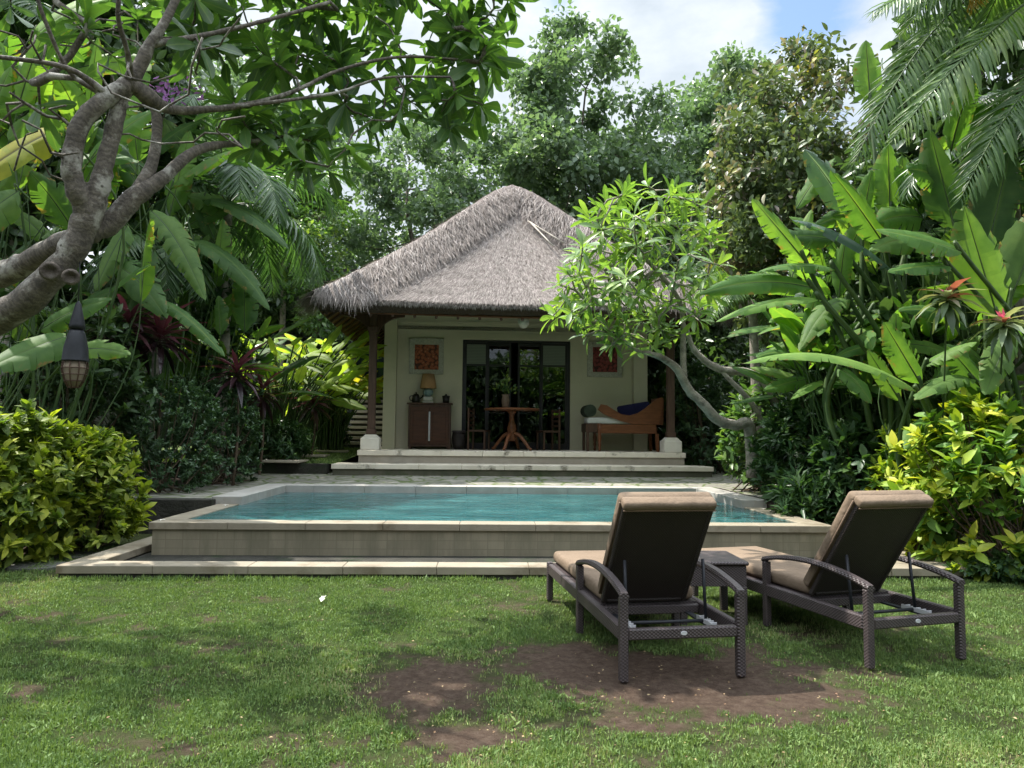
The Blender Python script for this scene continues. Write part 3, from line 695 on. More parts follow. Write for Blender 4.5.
# eave edge and underside
a.build('thatch', M['thatch'], roof, smooth=False)
a = Acc()
for sd_ in range(4):
    U, Vv = np.meshgrid(np.linspace(-1, 1, 120), np.linspace(0, 1, 3))
    P = roof_pt(sd_, U, U * 0); n_ = fbm(U * 30 + sd_ * 9, Vv, 3, 3)
    low = ezb - .06 + .05 * n_ ; P2 = P.copy(); P2[..., 2] = P[..., 2] * (1 - Vv) + low * Vv
    c_ = np.array([AX, yc, 0]); fac = 1 - Vv * .035 + (Vv == 0) * -.004
    P2[..., 0] = c_[0] + (P2[..., 0] - c_[0]) * fac; P2[..., 1] = c_[1] + (P2[..., 1] - c_[1]) * fac
    grid_faces(a, P2)
a.build('eave_edge', M['thatch_edge_shaded'], roof, smooth=False)
a = Acc()
def under(sd_, u, v):
    P = roof_pt(sd_, u, v); P[..., 2] = P[..., 2] - .30; c_ = np.array([AX, yc]); P[..., :2] = c_ + (P[..., :2] - c_) * .968; return P
for sd_ in range(4):
    U, Vv = np.meshgrid(np.linspace(-1, 1, 12), np.linspace(0, .8, 10)); grid_faces(a, under(sd_, U, Vv))
a.build('ceiling_mat', M['mat_ceiling'], roof, smooth=False)
a = Acc()
for sd_ in range(4):
    for xx in np.linspace(-.97, .97, 19):
        v1 = min(.75, 1 - abs(xx) + .02)
        if v1 < .05: continue
        vv = np.linspace(0.005, v1, 5); k = np.maximum(1 - vv, .05); P = under(sd_, np.clip(xx / k, -1, 1), vv); P[:, 2] -= .05
        tube(a, P, .032, 6)
    if True:
        for v in (.10, .24, .40):
            P = under(sd_, np.linspace(-1, 1, 9), np.full(9, v)); P[:, 2] -= .012; tube(a, P, .016, 5)
a.build('rafters', M['wood_post'], roof)
# hip caps of hanging straw over the four hips, and loose straw everywhere
def hip_cap(sx_, sy_):
    acc = Acc(); S = np.linspace(0, 1, 60); c0 = []
    side_a = {(-1, -1): (0, -1, 3, 1), (1, -1): (0, 1, 1, -1), (1, 1): (2, -1, 1, 1), (-1, 1): (2, 1, 3, -1)}[(sx_, sy_)]
    fa, ua, fb, ub = side_a
    rows = []
    for wgt in np.linspace(-1, 1, 13):
        d = abs(wgt); width = 1.02 + .10 * fbm(S * 8 + sx_ * 3, S * 0 + sy_ + (0 if wgt < 0 else 4), 2, 3)
        side, us = (fa, ua) if wgt < 0 else (fb, ub)
        k = np.maximum(hx * (1 - S), .05); u = us * np.clip(1 - d * width / k, -.02, 1)
        # strip measured down the slope from the hip
        P = roof_pt(side, u, np.clip(S - .02 * d, 0, 1)); P[:, 2] += .04 + .08 * (1 - d ** 1.5) + (fbm(S * 25, np.full_like(S, wgt * 3), 2, 3) - .5) * .05
        if d == 1: P[:, 2] -= .02
        rows.append(P)
    grid_faces(acc, np.stack(rows)); return acc
for sx_, sy_ in ((-1, -1), (1, -1), (1, 1), (-1, 1)):
    hip_cap(sx_, sy_).build('hip_cap', M['thatch'], roof, smooth=False)
def face_straw(sd_, n, ln, wd, edge_bias=0):
    u = rng.uniform(-1, 1, n); v = 1 - np.sqrt(rng.uniform(0, 1, n)) ; v = np.clip(v, .002, .985)
    P = roof_pt(sd_, u, v); Q = roof_pt(sd_, u, np.maximum(v - .02, -.01)); dn = unit(Q - P)
    nr = unit(np.array([[0, -1, 1.], [1, 0, 1], [0, 1, 1], [-1, 0, 1]])[sd_]); nr = np.tile(nr, (n, 1))
    lat = np.cross(dn, nr); dn = unit(dn + lat * rng.normal(0, .12, (n, 1)) + nr * rng.uniform(.0, .14, (n, 1)))
    return P + nr * .02, dn, nr, ln * rng.uniform(.5, 1.3, n), wd * rng.uniform(.5, 1.4, n)
a = Acc()
for sd_, n in ((0, 75000), (3, 12000), (1, 9000)):
    P, d, nr, l, wd = face_straw(sd_, n, .17, .009)
    scatter(a, T_STRAW, P, d, nr, l, wd / l)
a.build('straw_layer', M['straw'], roof, smooth=False)
a = Acc()
for sx_, sy_, n in ((-1, -1, 22000), (1, -1, 12000), (-1, 1, 4000)):
    side_a = {(-1, -1): (0, -1, 3, 1), (1, -1): (0, 1, 1, -1), (-1, 1): (2, 1, 3, -1)}[(sx_, sy_)]
    for (side, us) in (side_a[:2], side_a[2:]):
        m = n // 2; S = 1 - np.sqrt(rng.random(m)); S = np.clip(S, .004, .985); dd = rng.random(m) ** .8
        k = np.maximum(hx * (1 - S), .05); u = us * np.clip(1 - dd * .98 / k, 0, 1)
        P = roof_pt(side, u, S); P[:, 2] += .055 + .085 * (1 - dd ** 1.5)
        nr = np.tile(unit(np.array([[0, -1, 1.], [1, 0, 1], [0, 1, 1], [-1, 0, 1]])[side]), (m, 1))
        down = unit(np.array([[0, -1, -.95], [1, 0, -.95], [0, 1, -.95], [-1, 0, -.95]])[side])
        inward = np.array([[-us, 0, 0], [0, -us, 0], [us, 0, 0], [0, us, 0]])[side] * 1.0
        d = unit(down[None] + inward[None] * rng.uniform(-.05, .35, (m, 1)) + rng.normal(0, .12, (m, 3)))
        d = unit(d + nr * rng.uniform(.0, .16, (m, 1)))
        l = rng.uniform(.35, .8, m); wd = rng.uniform(.008, .018, m)
        scatter(a, T_STRAW, P, d, nr, l, wd / l)
# ragged eave fringe
for sd_ in (0, 3, 1):
    m = 5000; u = rng.uniform(-1, 1, m); P = roof_pt(sd_, u, np.full(m, .004)); P[:, 2] -= rng.uniform(-.0, .06, m)
    nr = np.tile(unit(np.array([[0, -1, .2], [1, 0, .2], [0, 1, .2], [-1, 0, .2]])[sd_]), (m, 1))
    d = unit(np.array([0, 0, -1.])[None] + nr * rng.uniform(0, .6, (m, 1)) + rng.normal(0, .2, (m, 3)))
    l = rng.uniform(.06, .15, m); scatter(a, T_STRAW, P, d, nr, l, rng.uniform(.012, .025, m) / l)
a.build('straw_fringe', M['straw'], roof, smooth=False)
for p0, p1 in (((528, 221), (564, 243)), ((531, 223), (553, 246))):
    def on_roof(p):
        best = None
        for y in np.linspace(ey, yc, 300):
            q = pvl(p[0], p[1], y); v = (y - ey) / hx; zz_ = ezt + (AZ - ezt) * (v - .045 * math.sin(v * PI))
            if q[2] <= zz_ + .18: return q
        return q
    a = Acc(); A_, B_ = on_roof(p0), on_roof(p1); tube(a, np.linspace(A_, B_, 4), .02, 6); a.build('roof_pole', M['bamboo'], roof)

# globe lamp under the eave
gp = pvl(523.5, 322.5, .9); gw = pvw(*gp)
g_ = empty('globe_lamp', gw, VY, 'white milk glass globe lamp hanging under the eave', 'lamp')
b = BM(); b.lathe([(.01, -.15), (.07, -.13), (.125, -.06), (.14, .01), (.125, .08), (.07, .135), (.045, .15)], seg=24); b.build('globe', M['milk_glass'], g_, True)
b = BM(); b.lathe([(.05, .145), (.05, .19), (.012, .2), (.012, .62), (.05, .63), (.05, .66)], seg=12); b.build('stem', M['soot'], g_)

# pictures
def panel_mat(name, c1, c2, c3):
    m, nt, b = new_mat(name); co = objco(nt)
    v = N(nt, 'ShaderNodeTexVoronoi'); v.inputs['Scale'].default_value = 13; nt.links.new(co, v.inputs['Vector'])
    col = ramp(nt, v.outputs['Distance'], [(.10, c3), (.2, c1), (.5, c1), (.7, c2)]); nt.links.new(col, b.inputs['Base Color']); b.inputs['Roughness'].default_value = .7
    bump(nt, b, v.outputs['Distance'], .6, .03); return m
M['picture_red'] = panel_mat('picture_red', (.36, .10, .045), (.08, .028, .018), (.46, .30, .18))
M['picture_maroon'] = panel_mat('picture_maroon', (.24, .045, .04), (.06, .016, .016), (.30, .13, .10))
def picture(px0, py0, px1, py1, ix0, iy0, ix1, iy1, mt, label):
    A_ = pvl(px0, py1, yw); B_ = pvl(px1, py0, yw); c = (A_ + B_) / 2; wv = pvw(c[0], yw - .003, c[2])
    r = empty('framed_picture', wv, VY, label, 'picture', 'framed pictures on the pavilion wall')
    w2, h2 = (B_[0] - A_[0]) / 2, (B_[2] - A_[2]) / 2
    I0 = pvl(ix0, iy1, yw) - c; I1 = pvl(ix1, iy0, yw) - c
    b = BM()
    b.box(-w2, I0[0], -.05, 0, -h2, h2, .008); b.box(I1[0], w2, -.05, 0, -h2, h2, .008); b.box(I0[0], I1[0], -.048, 0, I1[2], h2, .008); b.box(I0[0], I1[0], -.048, 0, -h2, I0[2], .008)
    for sx_ in (-1, 1):
        for sz_ in (-1, 1): b.box(sx_ * w2 * .86 - .05, sx_ * w2 * .86 + .05, -.065, -.045, sz_ * h2 * .86 - .05, sz_ * h2 * .86 + .05, .01)
    b.build('frame', M['picture_frame'], r)
    b = BM(); b.box(I0[0] + .002, I1[0] - .002, -.03, -.004, I0[2] + .002, I1[2] - .002)
    cw_, ch_ = (I1[0] - I0[0]) / 2, (I1[2] - I0[2]) / 2; cx_, cz_ = (I0[0] + I1[0]) / 2, (I0[2] + I1[2]) / 2
    for k in range(5):
        for j in range(5):
            s_ = .05 if (k + j) % 2 else .035
            b.box(cx_ + (k - 2) * cw_ * .38 - s_, cx_ + (k - 2) * cw_ * .38 + s_, -.045, -.029, cz_ + (j - 2) * ch_ * .38 - s_, cz_ + (j - 2) * ch_ * .38 + s_, .01)
    b.build('panel', mt, r)
picture(409, 338.5, 444, 374, 414.5, 345, 439, 369.5, M['picture_red'], 'square orange red carved picture in a pale frame above the lamp')
picture(587, 342, 622, 377, 592.5, 347.5, 617, 372, M['picture_maroon'], 'square maroon picture in a pale frame above the wooden bench')

# cabinet
cA = pvl(407.5, 447, yw - .5); cB = pvl(451, 403, yw - .5); cc = (cA[0] + cB[0]) / 2
cab = empty('cabinet', pvw(cc, yw - .28, FZ), VY, 'dark wooden two door cabinet standing left of the pavilion door', 'cabinet')
cwid = (cB[0] - cA[0]) / 2; ch = cB[2] - FZ - .0
b = BM(); b.box(-cwid, cwid, -.2, .2, .06, ch - .04, .008)
for sx_ in (-1, 1):
    for sy_ in (-1, 1): b.box(sx_ * (cwid - .05) - .035, sx_ * (cwid - .05) + .035, sy_ * .16 - .03, sy_ * .16 + .03, 0, .06)
b.build('body', M['wood_dark'], cab)
b = BM(); b.box(-cwid - .04, cwid + .04, -.24, .21, ch - .04, ch, .01); b.build('top', M['wood_dark'], cab)
for sx_ in (-1, 1):
    d_ = BM(); x0, x1 = (-cwid + .05, -.012) if sx_ < 0 else (.012, cwid - .05)
    d_.box(x0, x1, -.222, -.2005, .12, ch - .1, .006); d_.box(x0 + .07, x1 - .07, -.232, -.221, .2, ch - .2, .008)
    do = d_.build('door', M['wood_red'], cab)
h_ = BM(); h_.box(-.022, .022, -.245, -.223, .2, ch - .22, .008); h_.build('handle', M['metal_pale'], cab)
# table lamp on it
lp = pvl(428, 400, yw - .28)
lamp = empty('table_lamp', pvw(lp[0], yw - .28, FZ + ch), VY, 'table lamp with orange drum shade and teal ceramic base on the cabinet', 'lamp')
zt = pvl(428, 374, yw - .28)[2] - FZ - ch; zs = pvl(428, 388.5, yw - .28)[2] - FZ - ch
b = BM(); b.box(-.14, .14, -.09, .09, 0, .05, .01); b.box(-.12, .12, -.08, .08, .05, .16, .02); b.build('foot', M['ceramic_white'], lamp)
b = BM(); b.lathe([(.06, .16), (.12, .22), (.14, .28), (.10, .35), (.04, .39), (.03, zs + .05)], seg=20); b.build('base', M['ceramic_teal'], lamp, True)
b = BM(); b.lathe([(.205, zs), (.21, zs + .01), (.15, zt), (.145, zt)], seg=28); b.build('lamp_shade', M['shade_fabric'], lamp, True)
kp = pvl(416, 400, yw - .3)
k_ = empty('kettle', pvw(kp[0], yw - .3, FZ + ch), VY, 'small black kettle left of the lamp on the cabinet', 'kettle')
b = BM(); b.lathe([(.09, 0), (.105, .05), (.09, .16), (.06, .22), (.02, .235), (.018, .27)], seg=20); b.build('body', M['soot'], k_, True)
a = Acc(); tube(a, smooth_path([(.08, 0, .1), (.15, 0, .15), (.17, 0, .2)]), .018, 7); a.build('spout', M['soot'], k_)
a = Acc(); tube(a, smooth_path([(-.08, 0, .18), (-.15, 0, .16), (-.15, 0, .08), (-.095, 0, .05)]), .012, 7); a.build('handle', M['soot'], k_)
kp = pvl(446, 400, yw - .3)
cu = empty('ice_bucket', pvw(kp[0], yw - .3, FZ + ch), VY, 'small dark bucket with a lid on the right end of cabinet', 'bucket')
b = BM(); b.lathe([(.075, 0), (.095, .16)], seg=18); b.build('body', M['soot'], cu, True)
b = BM(); b.lathe([(.1, .16), (.1, .185), (.03, .2), (.02, .23)], seg=18); b.build('lid', M['soot'], cu, True)
# woven basket beside the cabinet
bk = pvl(459, 440, yw - .35)
bsk = empty('wicker_basket', pvw(bk[0], yw - .35, FZ), VY, 'round dark wicker waste basket between cabinet and door', 'basket')
b = BM(); b.lathe([(.12, 0), (.16, .1), (.175, .28), (.165, .42), (.15, .42), (.15, .05)], seg=22); b.build('body', M['wicker_panel'], bsk, True)
b = BM(); b.lathe([(.15, .421), (.18, .43), (.18, .46), (.15, .47)], seg=22); b.build('rim', M['wicker'], bsk, True)

# round pedestal table, two chairs, vase
tp = pvl(512, 408.5, 1.2); tc_ = tp[0]; th = tp[2] - FZ
tab = empty('pedestal_table', pvw(tc_, 1.2, FZ), VY, 'round red brown pedestal table in front of the open door', 'table')
trad = (pvl(541, 408, 1.2)[0] - pvl(485, 408, 1.2)[0]) / 2
b = BM(); b.lathe([(trad - .03, th - .05), (trad, th - .035), (trad, th - .012), (trad - .02, th)], seg=40); b.build('tabletop', M['wood_orange'], tab)
b = BM(); b.lathe([(.12, th - .051), (.1, th - .1), (.055, th - .16), (.06, th - .3), (.10, th - .42), (.115, th - .52), (.08, th - .6), (.09, .28), (.07, .22)], seg=20); b.build('pedestal', M['wood_orange'], tab, True)
for k in range(4):
    a_ = PI / 4 + .35 + k * PI / 2; a = Acc()
    P = smooth_path([(.05, 0, .42), (.2, 0, .36), (.36, 0, .18), (.46, 0, .05), (.52, 0, .03)]); R_ = np.array([[math.cos(a_), -math.sin(a_), 0], [math.sin(a_), math.cos(a_), 0], [0, 0, 1]])
    tube(a, P @ R_.T, np.linspace(.05, .032, len(P)), 8); a.build('leg', M['wood_orange'], tab)
vs0 = empty('vase', pvw(tc_ - .16, 1.2, FZ + th), VY, 'clay vase of leafy sprigs standing on the pedestal table', 'vase')
b = BM(); b.lathe([(.06, 0), (.085, .06), (.10, .2), (.08, .29), (.10, .34), (.085, .34), (.06, .28)], seg=20); b.build('body', M['terracotta'], vs0, True)
a = Acc(); n = 60; d = unit(rng.normal(size=(n, 3)) * [.5, .5, .3] + [0, 0, .8]); P = np.array([0, 0, .32]) + d * rng.uniform(.05, .42, (n, 1))
scatter(a, T_SMALL, P, unit(d + rand_unit(n) * .7), rand_unit(n), rng.uniform(.08, .16, n)); a.build('foliage', M['shrub_bright'], vs0)
def chair(x, y, rz, label):
    c = empty('dining_chair', pvw(x, y, FZ), VY + rz, label, 'chair', 'chairs at the pedestal table')
    b = BM(); b.box(-.24, .24, -.23, .23, .44, .49, .012); b.build('seat', M['wood_dark'], c)
    for sx_ in (-1, 1):
        b = BM(); b.box(sx_ * .21 - .022, sx_ * .21 + .022, -.22, -.176, 0, .44, .005); b.build('leg', M['wood_dark'], c)
        b = BM(); b.box(sx_ * .21 - .022, sx_ * .21 + .022, .19, .234, 0, 1.02, .005); b.build('leg', M['wood_dark'], c)
    b = BM()
    for z in (.6, .72, .84, .96): b.box(-.188, .188, .2, .224, z - .03, z + .03, .005)
    b.build('backrest', M['wood_dark'], c)
    return c
chair(pvl(479, 440, 1.4)[0], 1.4, PI / 2 - .3, 'dark slatted wooden chair on the left of the round table')
chair(pvl(548, 440, 1.45)[0], 1.45, -PI / 2 + .3, 'dark slatted wooden chair on the right of the round table')

# wooden scroll-arm daybed (bench)
yd = 1.0
bL, bR = pvl(598.5, 440, yd)[0], pvl(659, 440, yd)[0]; bm_ = (bL + bR) / 2
bench = empty('daybed', pvw(bm_, yd + .05, FZ), VY, 'carved orange wood daybed with scrolled side on the pavilion terrace', 'daybed')
hw = (bR - bL) / 2; z_of = lambda py: pvl(630, py, yd)[2] - FZ; x_of = lambda px: pvl(px, 440, yd)[0] - bm_
rz0, rz1 = z_of(433.5), z_of(424.5)
b = BM(); b.box(-hw + .05, hw - .06, -.03, .03, rz0, rz1, .006); b.box(-hw + .05, hw - .06, .62, .68, rz0, rz1, .006); b.box(-hw, -hw + .05, -.02, .67, rz0, rz1, .006); b.box(hw - .06, hw - .02, .03, .62, rz0, rz1, .006)
b.box(-hw + .06, hw - .06, .03, .62, rz1 - .05, rz1 - .02); b.build('seat_frame', M['wood_orange'], bench)
for yy in (0, .65):
    b = BM(); x0 = -hw + .035
    b.lathe([(.03, 0), (.035, .05), (.025, .08), (.045, .16), (.03, .2), (.045, .26), (.05, .34), (.035, rz0 - .02), (.05, rz0), (.05, rz1 + .02)], (x0, yy, 0), 14); b.build('leg', M['wood_orange'], bench, True)
    b = BM(); b.prism([(hw - .06, 0), (hw + .01, 0), (hw + .0, rz0), (hw - .08, rz0)], 'y', yy - .035, yy + .035); b.build('leg', M['wood_orange'], bench)
def scroll(y0, y1, name):
    pts_t = [(598, 410), (601, 404.5), (607, 405.5), (614, 410), (622, 414.5), (630, 415.5), (638, 413), (645, 408.5), (652, 402.5), (659, 397.5), (663, 397)]
    pts_b = [(663, 404), (660, 424.3), (655, 424.3), (640, 424.3), (632, 424), (622, 421.5), (612, 418), (604, 414.5)]
    P = [(x_of(p[0]), z_of(p[1])) for p in pts_t + pts_b]
    b = BM(); b.prism(P, 'y', y0, y1); return b.build(name, M['wood_orange'], bench)
scroll(-.035, .025, 'carved_side')
b = BM(); b.lathe([(.05, 0), (.15, .02), (.15, .66), (.05, .68)], (0, 0, 0), 20)
bo = b.build('bolster', M['hedge_dark'], bench); bo.data.materials.clear(); bo.data.materials.append(pmat('bolster_cloth', (.02, .03, .02), (.045, .06, .04), 5, .9, .2, 20)); bo.rotation_euler = (-PI / 2, 0, 0); bo.location = (x_of(591), 0.0, z_of(411))
b = BM(); b.prism([(x_of(655), rz1), (x_of(664), rz1), (x_of(665), z_of(398)), (x_of(659), z_of(397.5))], 'y', .03, .64); b.build('headboard', M['wood_orange'], bench)
b = BM(); b.box(x_of(586), x_of(603), .0, .66, rz0 + .02, rz1 + .02, .01); b.build('foot_shelf', M['wood_dark'], bench)
for yy in (.03, .62):
    b = BM(); b.box(x_of(587), x_of(589.5), yy - .03, yy + .03, 0, rz0 + .02); b.build('leg', M['wood_dark'], bench)
b = BM(); b.box(x_of(588), hw - .09, .035, .61, rz1 + .001, z_of(418.5) + .02, .04, seg=3); b.build('seat_cushion', M['white_fabric'], bench, True)
pil = empty('blue_pillow', pvw(bm_ + x_of(640), yd + .45, FZ + z_of(418) + .02), VY, 'large dark navy blue pillow propped on the daybed', 'pillow')
b = BM(); R_ = Matrix.Rotation(math.radians(-10), 3, 'Y') @ Matrix.Rotation(math.radians(-8), 3, 'X')
b.box(-.42, .42, -.07, .07, .0, .36, .065, R_, (0, 0, 0), 3); b.build('cover', M['blue_fabric'], pil, True)

# ------------------------------------------------------------------ villa and staircase beyond, left
st = empty('stone_staircase', at(362, 447, 20.5), VY + .02, 'pale stone outdoor staircase climbing left of the pavilion', 'staircase')
s0 = at(362, 447, 20.5); wst = 1.02
for k in range(10):
    y0 = k * .30; z1 = (1.48 + (447 - 443.2 - 13 + 0) * 0) * 0
    zt_ = at(362, 447 - 5.25 * (k + 1), 20.5 + y0)[2] - s0[2]
    b = BM(); sk = -.0 * k
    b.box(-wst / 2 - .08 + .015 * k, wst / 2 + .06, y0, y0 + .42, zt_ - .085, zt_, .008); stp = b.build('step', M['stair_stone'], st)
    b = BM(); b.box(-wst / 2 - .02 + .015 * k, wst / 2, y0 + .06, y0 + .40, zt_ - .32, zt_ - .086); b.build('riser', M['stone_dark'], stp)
vl = empty('villa', at(362, 400, 26), VY, 'dark grey neighbouring villa with tall bluish windows beyond staircase', 'villa')
vz = -at(362, 400, 26)[2]
b = BM(); b.box(-3.5, 3, .3, 4, vz, vz + 7.2); b.build('wall', M['villa_wall'], vl)
for k in range(5):
    b = BM(); x = -1.9 + k * .75; b.box(x, x + .07, .2, .298, vz + .6, vz + 6); b.box(x + .6, x + .67, .2, .298, vz + .6, vz + 6); b.box(x + .07, x + .6, .2, .298, vz + 5.9, vz + 6); b.box(x + .07, x + .6, .2, .298, vz + 2.9, vz + 2.98)
    wf = b.build('window', M['black_frame'], vl)
    b = BM(); b.box(x + .07, x + .6, .25, .262, vz + .6, vz + 5.9); gl_ = b.build('pane', M['window_glass'], wf)
b = BM(); b.box(-3.8, 3.3, -.6, 4.3, vz + 7.2, vz + 7.4); b.build('roof', M['stone_dark'], vl)
for k, (px, py, Yd) in enumerate(((285, 459, 15.6), (310, 455, 17.2), (332, 452, 18.8))):
    zg = .82 + (Yd - 15) * .045; p = at(px, py, Yd); b = BM(); b.box(-.42, .42, -.35, .35, -.03, .025, .012)
    so = b.build('paving_slab', M['stair_stone']); so.location = (p[0], Yd, zg); so.rotation_euler = (0, 0, VY + .1 * (k - 1))
    tag(so, ['pale paving slab in the grass strip, nearest the pool', 'middle pale paving slab in the grass strip', 'pale paving slab in the grass at the foot of the staircase'][k], 'paving slab', 'paving slabs in the grass strip')

# garden walls closing the plot
for nm, x0, y0, x1, y1, lab in (('garden_wall', -10.5, 3, -11.5, 34, 'dark mossy stone boundary wall behind the left planting'), ('garden_wall', 9.6, 3, 9.0, 34, 'dark stone boundary wall behind the right planting')):
    b = BM(); L_ = math.hypot(x1 - x0, y1 - y0); b.box(0, L_, -.12, .12, 0, 3.2); b.box(-.05, L_ + .05, -.18, .18, 3.2, 3.3)
    o_ = b.build(nm, M['stone_dark']); o_.location = (x0, y0, -.05); o_.rotation_euler = (0, 0, math.atan2(y1 - y0, x1 - x0)); tag(o_, lab, 'wall', 'garden boundary walls')

# ------------------------------------------------------------------ sun loungers
def lounger(loc, rz, label):
    r = empty('sun_lounger', loc, rz, label, 'sun lounger', 'wicker sun loungers on the lawn')
    hw = .375; t = .024; y2 = 2.12; ym = 1.05
    zr0, zr1 = .235, .325
    b = BM()
    for sx_ in (-1, 1): b.box(sx_ * hw - t, sx_ * hw + t, .03, y2 - .03, zr0, zr1, .008)
    b.box(-hw + t, hw - t, -.024, .024, .245, .312, .008); b.box(-hw + t, hw - t, y2 - .024, y2 + .024, zr0, zr1, .008); b.box(-hw + t, hw - t, .55, .59, .25, .31, .006)
    b.box(-hw + t, hw - t, .6, y2 - .03, .305, .322)
    b.build('frame', M['wicker'], r)
    for sx_ in (-1, 1):
        for y, top in ((0, .50), (ym, .50), (y2, zr1 + .012)):
            b = BM(); b.box(sx_ * (hw + .002) - .026, sx_ * (hw + .002) + .026, y - .026, y + .026, 0, top, .007); b.build('leg', M['wicker'], r)
        # arched armrest sweeping from rear leg to middle leg
        ys = np.linspace(-.028, ym + .028, 22); u = np.linspace(0, 1, 22)
        zt_ = .495 + .075 * np.sin(u * PI) ** .8 + .0 * u
        rot_ = []
        b = BM()
        ring = []
        for y, z in zip(ys, zt_):
            c = sx_ * (hw + .002)
            ring.append([b.bm.verts.new((c + dx, y, z + dzz)) for dx, dzz in ((-.024, 0), (.024, 0), (.03, .014), (.02, .034), (-.02, .034), (-.03, .014))])
        for A_, B_ in zip(ring, ring[1:]):
            for k in range(6): b.bm.faces.new((A_[k], A_[(k + 1) % 6], B_[(k + 1) % 6], B_[k]))
        b.bm.faces.new(ring[0]); b.bm.faces.new(ring[-1][::-1])
        b.build('armrest', M['wicker'], r)
    # tilted backrest
    hy, hz = .56, .335; L_ = .86; ang = math.radians(35)
    R_ = Matrix.Rotation(ang, 3, 'X')  # tips +z towards -y
    bk = empty('backrest'); bk.parent = r; bk.location = (-.04, hy + .04, hz); bk.rotation_euler = (ang, 0, 0)
    b = BM(); w_ = .305
    b.box(-w_ + .03, w_ - .03, -.012, .012, .03, L_ - .03, 0); b.build('panel', M['wicker_panel'], bk)
    b = BM()
    b.box(-w_, -w_ + .032, -.02, .02, 0, L_, .008); b.box(w_ - .032, w_, -.02, .02, 0, L_, .008); b.box(-w_ + .032, w_ - .032, -.02, .02, 0, .035, .008); b.box(-w_ + .032, w_ - .032, -.02, .02, L_ - .035, L_, .008)
    b.build('back_frame', M['wicker_panel'], bk)
    b = BM(); b.box(-w_ - .012, w_ + .012, .022, .115, .02, L_ + .035, .035, seg=3); b.build('back_cushion', M['cushion'], bk, True)
    # hood of the cushion folded over the top rail
    b = BM(); b.box(-w_ - .006, w_ + .006, -.036, .05, L_ - .022, L_ + .042, .022, seg=3); b.build('cushion_hood', M['cushion'], bk, True)
    a = Acc()
    tube(a, [(-w_ - .01, .03, .05), (-w_ - .012, .03, L_ + .0)], .007, 6); tube(a, [(w_ + .01, .03, .05), (w_ + .012, .03, L_ + .0)], .007, 6); tube(a, [(-w_, -.03, L_ - .018), (w_, -.03, L_ - .018)], .006, 6)
    a.build('piping', M['piping'], bk)
    b = BM(); b.box(-hw + .035, hw - .035, hy + .045, y2 + .06, .325, .43, .04, seg=3); b.build('seat_cushion', M['cushion'], r, True)
    # support struts and ratchets
    for sx_ in (-1, 1):
        a = Acc(); top = np.array(R_ @ Vector((0, -.02, .42))) + np.array([sx_ * .27, hy, hz])
        tube(a, [top, (sx_ * .27, .26, .275)], .011, 7); a.build('strut', M['iron'], r)
        b = BM(); b.box(sx_ * .27 - .022, sx_ * .27 + .022, .03, .55, .25, .262)
        b.build('track', M['iron'], r)
        b = BM()
        for k in range(5):
            y = .14 + k * .045; b.box(sx_ * .27 - .02, sx_ * .27 + .02, y, y + .008, .262, .292)
        b.box(sx_ * .27 - .022, sx_ * .27 - .018, .12, .36, .262, .29); b.build('ratchet', M['metal_pale'], r)
    a = Acc(); tube(a, [(-.27, .26, .275), (.27, .26, .275)], .012, 7); a.build('strut_bar', M['iron'], r)
    b = BM(); b.lathe([(.022, 0), (.02, .004)], (0, 0, 0), 20); bd = b.build('badge', M['metal_pale'], r)
    bd.scale = (1, .6, 1); bd.rotation_euler = (PI / 2, 0, 0); bd.location = (0, -.024, .28)
    return r
l1, l2 = gz(622, 682, 0), gz(743.8, 678, 0); r1, r2 = gz(868, 670.5, 0), gz(965.4, 658.7, 0)
lounger(((l1[0] + l2[0]) / 2, (l1[1] + l2[1]) / 2 + .02, 0), math.radians(9.0), 'dark wicker sun lounger left of the side table, seen from behind')
lounger(((r1[0] + r2[0]) / 2, (r1[1] + r2[1]) / 2 + .02, 0), math.radians(16.5), 'dark wicker sun lounger right of the side table, beside the croton')
# wicker side table
p = np.array([1.60, 5.95]); ta = empty('side_table', (p[0], p[1], 0), .02, 'low square dark wicker side table between the two loungers', 'side table')
b = BM(); b.box(-.28, .28, -.28, .28, .465, .495, .01); b.build('tabletop', M['wicker'], ta)
b = BM(); b.box(-.262, .262, -.262, -.235, .30, .464, .004); b.box(-.262, .262, .235, .262, .30, .464, .004); b.box(-.262, -.235, -.235, .235, .30, .464, .004); b.box(.235, .262, -.235, .235, .30, .464, .004); b.build('apron', M['wicker'], ta)
for sx_ in (-1, 1):
    for sy_ in (-1, 1):
        b = BM(); b.box(sx_ * .237 - .029, sx_ * .237 + .029, sy_ * .237 - .029, sy_ * .237 + .029, 0, .302, .006); b.build('leg', M['wicker'], ta)

